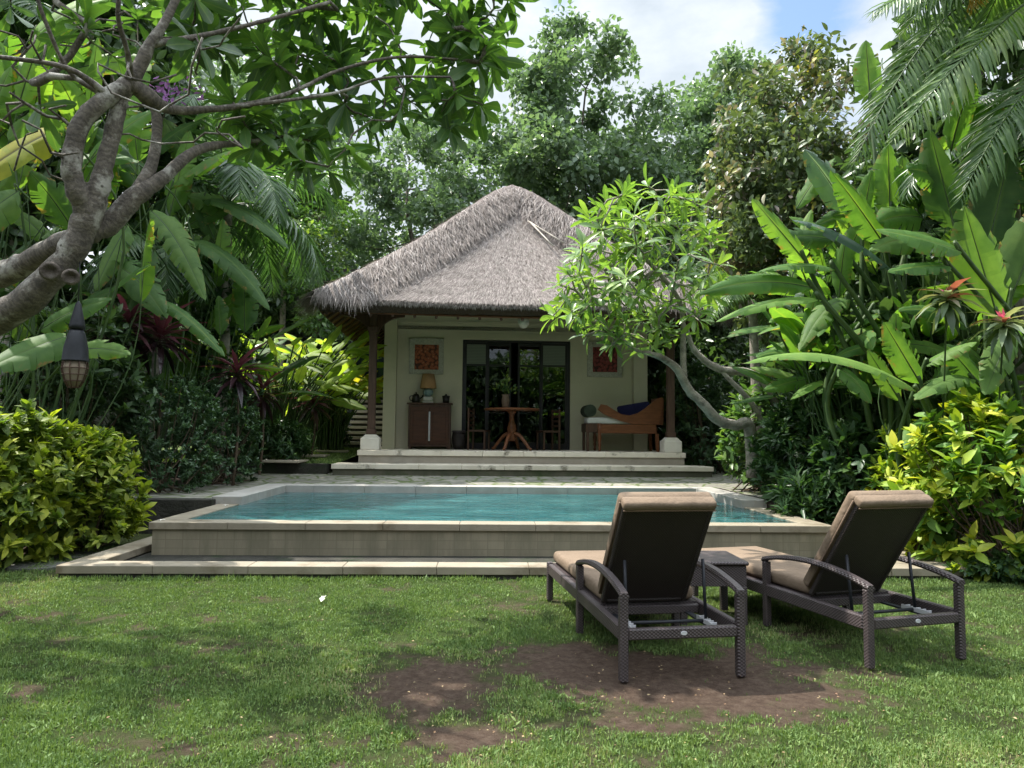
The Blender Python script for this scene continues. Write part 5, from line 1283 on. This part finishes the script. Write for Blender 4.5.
bananaplant('tall heliconia clump with long arching leaves beside the pool', (4.95, 9.7), [
    (806, 262, 752, 198, 9.3, 9.1, .34, W3, .02), (897, 276, 792, 220, 9.4, 9.0, .42, W2, .16, 'banana_blue'), (884, 244, 832, 172, 9.6, 9.3, .42, W1, .04),
    (890, 216, 888, 144, 10.0, 9.9, .46, W1, .0), (906, 228, 902, 155, 10.2, 10.1, .50, W1, 0, 'banana_dark'), (862, 222, 872, 170, 10.1, 10, .3, W1, 0),
    (814, 288, 700, 294, 9.2, 8.8, .34, W1, .14), (822, 300, 716, 322, 9.0, 8.8, .26, W2, .14), (836, 270, 758, 272, 9.3, 9, .3, W2, .12),
    (838, 368, 872, 404, 9.4, 9.0, .26, W2, .2), (850, 300, 800, 350, 9.7, 9.2, .36, W2, .3, 'banana_dark'), (870, 310, 930, 330, 9.9, 9.6, .4, W2, .25, 'banana_dark'), (835, 240, 775, 240, 10, 9.9, .36, W1, .12, 'banana_dark'),
    (850, 215, 805, 150, 10.4, 10.3, .45, W1, .1, 'banana_blue'), (915, 215, 948, 150, 10.4, 10.3, .5, W1, .05, 'banana_dark'), (870, 100, 866, 40, 10.6, 10.6, .42, W1, 0)] + fillers(26, 790, 190, 930, 400, 10.6, .95, .34, ['banana'], (-3.6, .4)), 'banana', 'heliconia', 'heliconia', pet=.03)
heliconia('upright narrow leaved heliconia clump behind the arching leaves', at(862, 440, 10.8) * [1, 1, 0] + [0, 0, .47], 90, 4.3, 1.0, .24, .85, 'banana', lean=(-.03, 0))
heliconia('upright narrow leaved heliconia clump behind the croton', at(955, 440, 9.7) * [1, 1, 0] + [0, 0, .47], 70, 3.7, .9, .22, .8, 'banana', lean=(-.02, 0))
bananaplant('lower heliconia with bright upright leaves above the croton', (5.2, 8.6), [
    (918, 392, 748, 362, 8.0, 7.6, .26, W2, .20), (921, 384, 884, 322, 8.2, 8.1, .36, W1, .0), (924, 366, 977, 342, 8.3, 8.0, .24, W2, .08), (900, 400, 868, 350, 8.5, 8.4, .24, W1, 0, 'banana_dark'), (945, 400, 965, 340, 8.6, 8.5, .3, W1, 0, 'banana_dark'), (930, 420, 905, 450, 8.5, 8.1, .24, W2, .25)] + fillers(10, 870, 340, 990, 420, 9.0, .6, .22, ['banana'], (-3.4, .3)), 'banana', 'heliconia', 'heliconia')
bananaplant('broad leaved banana plant at the right edge under the palm', (6.4, 8.6), [
    (962, 252, 876, 230, 8.0, 7.7, .42, (-.1, -.8, .8), .05), (950, 266, 888, 272, 8.0, 7.6, .26, (-.1, -.8, .8), .05), (998, 318, 964, 205, 8.2, 8.0, .62, W1, 0, 'banana_dark'), (1010, 300, 1050, 200, 8.4, 8.3, .6, W1, 0, 'banana_dark'), (985, 260, 1010, 150, 8.8, 8.8, .65, W1, 0, 'banana_dark'), (955, 230, 930, 130, 9.0, 9.0, .55, W1, 0, 'banana_dark'), (975, 380, 915, 400, 8.2, 7.8, .3, W2, .2, 'banana_dark'), (990, 400, 945, 345, 8.4, 8.2, .36, W1, .1, 'banana_dark'), (1015, 330, 985, 395, 8.0, 7.6, .34, W1, .1, 'banana_dark')] + fillers(18, 920, 150, 1060, 400, 9.3, .9, .42, ['banana'], (-3.4, .2)), 'banana')
palm('large near palm whose fronds hang into the upper right corner', at(1060, -70, 8.2), 15, 2.4, .52, 'palm_near', grav=1.6, elev=(-.1, .9), r=.12, lean=(1.4, .6),
     px=((1030, 0, 893, 140, 8.0, 7.6, .08), (975, -5, 850, 172, 8.4, 8.0, .20), (1020, -30, 872, 12, 8.2, 7.8, .12), (1055, 60, 960, 200, 8.2, 7.7, .14), (1000, -60, 905, 30, 8.3, 8.0, .1)),
     extra=(((-.92, -.05, -.25), 1.6, 1.2, 'palm_yellow'),))
palm('small green palm between frangipani and reddish tree', at(752, 300, 14.5), 12, 1.5, .42, 'palm_light', grav=1.8)
palm('dark palm behind the broad leaved banana on the right', at(1010, 170, 9.8), 13, 1.9, .6, 'palm', grav=1.8)
for lab, px, py, Yd, ll in (('variegated cordyline with a pink bract above the croton', 947, 297, 7.7, .33), ('variegated cordyline with a red bract at the right edge', 1004, 322, 7.5, .34)):
    t = at(px, py, Yd); cordyline(lab, (t[0] + .25, t[1] + .9, 0), t, 30, ll, 'dracaena', 'bract_cordyline', 'pink_bract', 1.5, group='variegated cordylines with coloured bracts')

# ------------------------------------------------------------------ frangipani on the right
def polyline_nodes(nodes, fixed, pts, parent=-1, n=5):
    """pts rows: px, py, Y, radius px"""
    P = np.array([list(at(p[0], p[1], p[2])) + [p[3] * p[2] / F] for p in pts]); P = smooth_path(P, n); prev = parent; ids = []
    wob = np.sin(np.arange(len(P)) * 1.9 + pts[0][0]) * .04 + rng.normal(0, .03, len(P)); P[1:-1, :3] += rng.normal(0, 1, (len(P) - 2, 3)) * P[1:-1, 3:4] * .05; P[:, 3] *= 1 + wob
    for q in P:
        if parent >= 0 and not ids and np.linalg.norm(q[:3] - nodes[parent][0]) < .02: ids.append(parent); continue
        nodes.append([q[:3], prev]); prev = len(nodes) - 1; fixed[prev] = q[3]; ids.append(prev)
    return ids
scale_r = lambda pts, k=.66: [(p[0], p[1], p[2], p[3] * k) for p in pts]
def near(nodes, px, py, Yd):
    t = at(px, py, Yd); return int(np.argmin([np.linalg.norm(n[0] - t) for n in nodes]))
nodes = []; fx = {}; Yf = 12.2
bpx = gz(752, 470, .47)
polyline_nodes(nodes, fx, scale_r([(752, 478, 12.6, 9), (751, 450, 12.6, 9), (748, 424, 12.5, 8.5), (735, 425, 12.4, 8), (718, 420, 12.3, 8), (703, 404, 12.2, 7.5), (689, 390, 12.2, 7), (676, 368, 12.1, 6), (662, 358, 12.0, 5), (648, 353, 11.9, 4)]))
polyline_nodes(nodes, fx, scale_r([(684, 383, 12.2, 5), (683, 350, 12.3, 4.5), (683, 322, 12.3, 4), (678, 298, 12.2, 3.6), (658, 272, 12.1, 3.2), (640, 255, 12, 2.6)]), near(nodes, 684, 383, 12.2))
polyline_nodes(nodes, fx, scale_r([(786, 472, 13.0, 6), (779, 438, 12.95, 6), (775, 405, 12.9, 6), (764, 382, 12.8, 6), (745, 372, 12.8, 6.5), (722, 370, 12.7, 6), (704, 360, 12.6, 5), (692, 346, 12.6, 4), (686, 325, 12.6, 3)]))
polyline_nodes(nodes, fx, scale_r([(770, 440, 12.9, 4), (755, 408, 12.8, 4), (735, 385, 12.7, 4), (722, 372, 12.7, 3)]))
poly = np.array([(549, 318), (575, 262), (588, 215), (615, 195), (645, 182), (675, 186), (696, 202), (718, 218), (726, 250), (714, 290), (705, 318), (670, 345), (630, 352), (600, 330)])
def inpoly(x, y, P):
    ins = False; j = len(P) - 1
    for i in range(len(P)):
        if (P[i][1] > y) != (P[j][1] > y) and x < (P[j][0] - P[i][0]) * (y - P[i][1]) / (P[j][1] - P[i][1]) + P[i][0]: ins = not ins
        j = i
    return ins
tg = []
while len(tg) < 125:
    x, y = rng.uniform(545, 740), rng.uniform(180, 355)
    if inpoly(x, y, poly): tg.append(at(x, y, Yf + rng.normal(0, .75)))
tg += [at(x, y, 11.8) for x, y in ((553, 316), (566, 300), (580, 255), (600, 210), (622, 196), (648, 186), (672, 190), (700, 206), (586, 335), (560, 285), (612, 345), (636, 350))]
tips = grow(nodes, np.array(tg), seg=.3, bend=.35, jitter=.12)
fbase = np.array(nodes[0][0]); fbase[2] = .47
fr2 = plant('frangipani_tree', 'frangipani tree with gnarled pale trunk beside the pavilion', 'tree', fbase)
a = Acc(); skeleton_mesh(a, nodes, tips, .014, .42, fx, 9); a.build('trunk', M['bark_pale'], fr2, origin=fbase)
P = np.array([nodes[i][0] for i in tips]); D = unit(np.array([nodes[i][0] - nodes[nodes[i][1]][0] for i in tips]) + np.array([0, 0, .12]))
a = Acc(); rosettes(a, T_FRAN, P, D, 9, .36, (.5, 1.45), .9, .3); a.build('crown', M['frangipani_leaf'], fr2, origin=fbase)
a = Acc(); fi = rng.choice(len(P), 7, replace=False)
for i in fi: rosettes(a, T_OVAL, [P[i] + D[i] * .12], [D[i]], 6, .09, (.6, 1.1), 1.2, 0)
a.build('blossoms', M['flower_white'], fr2, origin=fbase)

# ------------------------------------------------------------------ big frangipani overhead on the left
nodes = []; fx = {}
t0 = polyline_nodes(nodes, fx, scale_r([(-330, 540, 5.6, 24), (-160, 420, 5.4, 23), (-60, 350, 5.2, 21), (0, 318, 5.1, 17.5), (40, 288, 5.0, 16.5), (72, 250, 5.0, 15.5), (88, 215, 5.0, 15), (98, 190, 5.0, 12.5), (104, 168, 5.0, 10), (112, 135, 5.0, 9), (121, 100, 5.0, 8.5), (131, 82, 5.0, 9), (150, 45, 5.0, 6.5), (166, 20, 5.05, 5), (185, -20, 5.1, 4.5)], .88))
polyline_nodes(nodes, fx, [(88, 215, 5.0, 12), (77, 188, 4.9, 10), (71, 163, 4.85, 9.5), (81, 125, 4.85, 9), (106, 98, 4.9, 8.5), (131, 82, 5.0, 8)], near(nodes, 88, 215, 5))
polyline_nodes(nodes, fx, [(80, 235, 5.05, 12), (108, 225, 5.15, 11), (133, 198, 5.2, 10), (160, 180, 5.3, 7), (198, 150, 5.5, 5), (240, 143, 5.8, 2.6), (280, 137, 6, 1.8)], near(nodes, 80, 235, 5.0))
polyline_nodes(nodes, fx, [(135, 195, 5.2, 7), (153, 160, 5.3, 5.5), (157, 118, 5.35, 5), (147, 96, 5.3, 4)], near(nodes, 135, 195, 5.2))
polyline_nodes(nodes, fx, [(131, 84, 5.0, 9), (150, 98, 5.1, 8), (175, 110, 5.3, 4.8), (233, 107, 5.5, 3), (290, 93, 5.7, 2.2), (340, 70, 5.9, 1.7), (400, 57, 6.1, 1.5), (464, 60, 6.3, 1.2)], near(nodes, 131, 84, 5))
polyline_nodes(nodes, fx, [(233, 107, 5.5, 2.4), (290, 100, 5.6, 1.9), (340, 92, 5.8, 1.6), (384, 78, 5.9, 1.4), (450, 77, 6.1, 1.2)], near(nodes, 233, 107, 5.5))
polyline_nodes(nodes, fx, [(110, 96, 4.9, 4), (67, 68, 4.7, 2.8), (0, 57, 4.5, 2.2), (-60, 50, 4.4, 2)], near(nodes, 110, 96, 4.9))
polyline_nodes(nodes, fx, [(131, 82, 5.0, 4), (128, 55, 4.8, 2.8), (118, 15, 4.6, 2.4), (122, -30, 4.5, 2)], near(nodes, 131, 82, 5))
polyline_nodes(nodes, fx, [(105, 95, 4.9, 3.5), (70, 72, 4.8, 2.5), (45, 20, 4.6, 2.2), (30, -30, 4.5, 2)], near(nodes, 105, 95, 4.9))
polyline_nodes(nodes, fx, [(150, 45, 5.0, 4), (205, 35, 5.3, 2.6), (260, 22, 5.5, 2.1), (330, 2, 5.8, 1.8)], near(nodes, 150, 45, 5))
# thin cross branch and side stubs
polyline_nodes(nodes, fx, [(0, 275, 5.6, 13), (30, 262, 5.5, 12), (60, 245, 5.3, 11), (80, 235, 5.1, 10)][::-1] + [(-80, 300, 5.7, 13)], near(nodes, 80, 235, 5))
poly = np.array([(150, -60), (520, -60), (512, 20), (505, 60), (498, 105), (440, 135), (400, 120), (360, 150), (330, 178), (290, 160), (250, 150), (220, 120), (200, 60)])
tg = []
while len(tg) < 150:
    x, y = rng.uniform(150, 515), rng.uniform(-60, 185)
    if inpoly(x, y, poly): tg.append(at(x, y, 5.4 + (x - 150) / 365 * 1.1 + abs(rng.normal(0, .55))))
while len(tg) < 176:
    x, y = rng.uniform(-60, 230), rng.uniform(-110, 60); tg.append(at(x, y, rng.uniform(5.1, 6.6)))
for _ in range(58): tg.append(at(rng.uniform(-380, 160), rng.uniform(-340, -70), rng.uniform(5.6, 8.2)))
tg += [at(*q) for q in ((486, 45, 6.2), (480, 62, 6.2), (470, 30, 6.2), (455, 95, 6.1), (438, 100, 6.1), (400, 112, 6.0), (372, 120, 5.9), (345, 150, 5.8), (330, 165, 5.7), (300, 160, 5.6), (40, 110, 5.2))]
tips = grow(nodes, np.array(tg), seg=.16, bend=.35, jitter=.14)
grow(nodes, np.array([at(rng.uniform(-20, 260), rng.uniform(15, 185), rng.uniform(4.4, 5.6)) for _ in range(55)]), seg=.12, bend=.3, jitter=.2)
lbase = np.array(nodes[0][0]); lbase[2] = 0
fr1 = plant('frangipani_tree', 'large frangipani tree leaning in from the left with spreading bare branches', 'tree', lbase)
nodes0 = len(nodes)
a = Acc(); skeleton_mesh(a, nodes, tips, .0075, .34, fx, 12); tube(a, smooth_path([lbase + [-.3, .1, 0], lbase + [-.2, .05, .25], nodes[0][0], nodes[1][0]], 5), np.linspace(.26, .19, 16), 12)
a.build('trunk', M['ringed_bark'], fr1, origin=lbase)
# pruning scars on the trunk
for px, py, rr in ((50, 271, .058), (71, 277, .05)):
    c = at(px, py, 4.87); b = BM(); b.lathe([(rr * .5, -.02), (rr, 0), (rr * 1.15, .02), (rr * .8, .035), (rr * .5, .01)], seg=18)
    k = b.build('branch_scar', M['bark'], fr1, True); k.location = c - lbase; k.rotation_euler = Vector(-unit(c - EYE)).to_track_quat('Z', 'Y').to_euler()
P = np.array([nodes[i][0] for i in tips]); D = unit(np.array([nodes[i][0] - nodes[nodes[i][1]][0] for i in tips]) + np.array([0, 0, .05]))
a = Acc(); rosettes(a, T_FRAN, P, D, 9, .31, (.55, 1.6), 1.1, .4); a.build('crown', M['frangipani_dark'], fr1, origin=lbase)
a = Acc(); c = at(177, 93, 5.8); n = 60; scatter(a, T_OVAL, c + rng.normal(0, .09, (n, 3)) * [1.6, 1, .6], rand_unit(n), rand_unit(n), .06)
bo = plant('bougainvillea_spray', 'small purple flower spray behind the frangipani branches', 'flowers', c); a.build('blossoms', M['flower_purple'], bo, origin=c)
s = Acc(); tube(s, smooth_path([c + [-.5, .5, -.5], c + [-.2, .2, -.1], c]), .006, 5); s.build('stem', M['twig'], bo, origin=c)

# ------------------------------------------------------------------ hanging lantern
lt = at(78.5, 301, 5.0); lb = at(78.5, 386, 5.0); hL = lt[2] - lb[2]
lan = empty('hanging_lantern', (lt[0], lt[1], lt[2]), 0, 'dark cone topped hanging lantern with woven cage below the frangipani trunk', 'lantern')
b = BM(); b.lathe([(.004, 0), (.018, -.02), (.05, -.17 * hL / .6), (.052, -.2 * hL / .6)], seg=24); b.build('cap', M['iron'], lan, True)
b = BM(); b.lathe([(.035, -.19 * hL / .6), (.054, -.23 * hL / .6), (.076, -.33 * hL / .6), (.084, -.42 * hL / .6), (.086, -.425 * hL / .6), (.07, -.43 * hL / .6)], seg=24); b.build('hood', M['iron'], lan, True)
zc0, zc1 = -.43 * hL / .6, -.61 * hL / .6
b = BM(); b.lathe([(.066, zc0), (.072, zc0 * .7 + zc1 * .3), (.055, zc0 * .3 + zc1 * .7), (.03, zc1 + .004)], seg=20); b.build('paper_liner', M['lantern_paper'], lan, True)
a = Acc()
for k in range(9):
    t = k / 9 * 2 * PI; pr = smooth_path([(.078, zc0), (.082, zc0 * .7 + zc1 * .3), (.064, zc0 * .3 + zc1 * .7), (.036, zc1)], 4)
    tube(a, np.stack([pr[:, 0] * math.cos(t), pr[:, 0] * math.sin(t), pr[:, 1]], -1), .0045, 5)
for f, r_ in ((.25, .083), (.5, .076), (.75, .061), (1, .037)):
    t = np.linspace(0, 2 * PI, 21); tube(a, np.stack([r_ * np.cos(t), r_ * np.sin(t), np.full(21, zc0 + (zc1 - zc0) * f)], -1), .004, 5, cap=False)
a.build('cage', M['wood_dark'], lan)
a = Acc(); up_ = at(80, 258, 5.0); tube(a, [(0, 0, -.01), (up_[0] - lt[0], up_[1] - lt[1], up_[2] - lt[2])], .004, 5); a.build('hanging_cord', M['iron'], lan)

# ------------------------------------------------------------------ lawn details
a = Acc(); n = 720000
yy = 2.6 + (rng.random(n) ** 1.25) * 6.6; xx = rng.uniform(-1, 1, n) * (yy * .74 + .4)
pl = np.stack([(xx - POOL[0]) * cP + (yy - POOL[1]) * sP, -(xx - POOL[0]) * sP + (yy - POOL[1]) * cP], -1)
clump = fbm(xx, yy, 5, 4)
dm = dirt_mask(xx, yy)
keep = ~((pl[:, 1] > kf - .02) & (pl[:, 0] > kx0 - .02) & (pl[:, 0] < kx1 + .02)) & (rng.random(n) > dm * 1.0) & (rng.random(n) < np.clip((clump - .2) * 2.4, .12, 1)) & (xx < 5.3)
keep &= (rng.random(n) > dm * .6)
xx, yy, clump, dm, pl = xx[keep], yy[keep], clump[keep], dm[keep], pl[keep]; n = len(xx)
zz_ = (fbm(xx, yy, 1.7, 4) - .5) * .035 - .014
th = rng.uniform(0, 2 * PI, n); lean = rng.uniform(.15, 1.15, n)
d = np.stack([np.cos(th) * lean, np.sin(th) * lean, np.ones(n)], -1); nr = np.stack([-np.cos(th), -np.sin(th), np.full(n, .6)], -1)
hgt = rng.uniform(.014, .032, n) * (.6 + .9 * clump) * np.where(pl[:, 1] > kf - .16, 1.7, 1.0) * (1 - .4 * dm)
tall = rng.random(n) < .012; hgt[tall] *= 1.8
dry = np.clip((fbm(xx + 30, yy, .9, 3) - .52) * 2.2, 0, .6) + dm * .35
tn = np.clip(rng.random(n) * .75 + dry * .55, 0, 1); pos = np.stack([xx, yy, zz_], -1); br = rng.random(n) < .30
scatter(a, T_GRASS, pos[~br], d[~br], nr[~br], hgt[~br], (rng.uniform(.0045, .0075, n) / hgt)[~br], tn[~br])
# broad low blades of carpet grass lying flatter
d2 = d * np.array([1.3, 1.3, .8]); scatter(a, T_NARROW, pos[br] + [0, 0, .006], d2[br], np.array([0, 0, 1.]) + rng.normal(0, .3, (int(br.sum()), 3)), hgt[br] * .85 + .003, 1.2, tn[br] * .7)
tag(a.build('grass', M['grass'], smooth=False), 'short patchy green lawn grass around bare earth', 'grass', kind='stuff')
# grass tufts on the raised strip by the staircase
a = Acc(); n = 16000; p = np.stack([rng.uniform(-8, -3.35, n), 7.26 + rng.random(n) ** 1.3 * 5], -1); z = .79 + (p[:, 1] - 7.24) / 5.26 * .23
W_ = np.stack([POOL[0] + p[:, 0] * cP - p[:, 1] * sP, POOL[1] + p[:, 0] * sP + p[:, 1] * cP, z], -1); th = rng.uniform(0, 2 * PI, n)
d = np.stack([np.cos(th) * .7, np.sin(th) * .7, np.ones(n)], -1); hh = rng.uniform(.04, .09, n)
scatter(a, T_GRASS, W_, d, np.stack([-np.cos(th), -np.sin(th), np.full(n, .6)], -1), hh, .015 / hh, rng.random(n) * .9)
tag(a.build('grass', M['grass'], smooth=False), 'short grass on the raised strip by the staircase', 'grass', kind='stuff')
# stepping stones left of the kerb
for k, (px, py, sx_, lab) in enumerate(((62, 562, .34, 'grey stepping stone nearest the lawn at the kerb corner'), (100, 551, .30, 'grey stepping stone in the middle of the row by the kerb'), (126, 543, .28, 'grey stepping stone nearest the retaining wall'))):
    p = gz(px - 25, py + 4, 0.01); b = BM(); n = 9
    pts = [(sx_ * (1 + .18 * math.sin(3 * t + k)) * math.cos(t), sx_ * .8 * (1 + .15 * math.cos(2 * t + k)) * math.sin(t)) for t in np.linspace(0, 2 * PI, n, endpoint=False)]
    b.prism(pts, 'z', -.04, .022); so = b.build('stepping_stone', M['flagstone']); so.location = (p[0], p[1], 0); tag(so, lab, 'stepping stone', 'stepping stones beside the kerb')
# fallen blossoms and leaves
def fallen(name, label, cat, p, mat, s, T=T_OVAL, nl=1, group=None):
    a = Acc(); th = np.arange(nl) * 2 * PI / max(nl, 1) + rng.uniform(0, 6)
    scatter(a, T, np.zeros((nl, 3)), np.stack([np.cos(th), np.sin(th), np.full(nl, .15)], -1), np.tile([0, 0, 1.], (nl, 1)) + rng.normal(0, .1, (nl, 3)), s)
    o_ = a.build(name, M[mat]); o_.location = p; tag(o_, label, cat, group)
fb = 'fallen frangipani blossoms'
q = gz(148, 520, .41); q = pool_local(q); fallen('fallen_blossom', 'white blossom on the left front corner of the pool coping', 'flower', pool_world(max(q[0], xl + .08), max(q[1], .08), .415), 'flower_white', .05, T_OVAL, 5, fb)
q = pool_local(gz(231, 504, .41)); fallen('fallen_blossom', 'white blossom on the coping at the foot of the raised kerb', 'flower', pool_world(xl + .2, yr - .25, .415), 'flower_white', .05, T_OVAL, 5, fb)
fallen('fallen_petal', 'white petal lying on the lawn before the pool', 'petal', gz(323, 598, .03), 'flower_white', .10, T_OVAL, 2)
fallen('fallen_blossom', 'white blossom on the coping at the right raised kerb', 'flower', pool_world(xr - .12, yr - .3, .415), 'flower_white', .045, T_OVAL, 5, fb)
# dry leaves on the bare earth (small litter, nobody could count it)
a = Acc(); n = 1500; xx = rng.uniform(-2.4, 3.4, n); yy = rng.uniform(3.3, 6.2, n); k_ = rng.random(n) < .12 + dirt_mask(xx, yy) * .8; xx, yy = xx[k_], yy[k_]; n = len(xx)
th = rng.uniform(0, 2 * PI, n); scatter(a, T_SMALL, np.stack([xx, yy, np.full(n, .012)], -1), np.stack([np.cos(th), np.sin(th), rng.uniform(0, .3, n)], -1), np.tile([0, 0, 1.], (n, 1)) + rng.normal(0, .3, (n, 3)), rng.uniform(.008, .024, n))
tag(a.build('leaf_litter', M['dead_leaf']), 'dry leaf bits strewn over bare earth', 'leaf litter', kind='stuff')

# the garden behind the photographer, seen only as a reflection in the door glass
a = Acc(); n = 34000; P = np.stack([rng.uniform(-18, 18, n), -14 + rng.normal(0, .9, n), rng.random(n) ** .8 * (4.0 + 2.5 * fbm(rng.uniform(0, 9, n), np.zeros(n), 1, 2))], -1)
P[:, 2] = rng.random(n) * (5 + 4 * fbm(P[:, 0], P[:, 0] * 0, .35, 3)); scatter(a, T_OVAL, P, rand_unit(n), rand_unit(n) + np.array([0, .5, .6]), rng.uniform(.35, .7, n))
tag(a.build('foliage', M['dark_leaf']), 'dense garden foliage closing the lawn behind the viewpoint', 'foliage', kind='stuff')

# far wood closing the view beyond the plot, too far to tell its trees apart
a = Acc(); n = 42000; P = np.stack([rng.uniform(-34, 34, n), 44 + rng.normal(0, 1.2, n), np.zeros(n)], -1)
P[:, 2] = rng.random(n) * (8 + 5 * fbm(P[:, 0], P[:, 0] * 0, .25, 4)); scatter(a, T_SMALL, P, rand_unit(n), rand_unit(n) + np.array([0, -.3, .7]), rng.uniform(.45, .9, n), 1.3)
tag(a.build('foliage', M['tree_leaf']), 'distant band of woodland closing the view beyond the pavilion', 'woodland', kind='stuff')
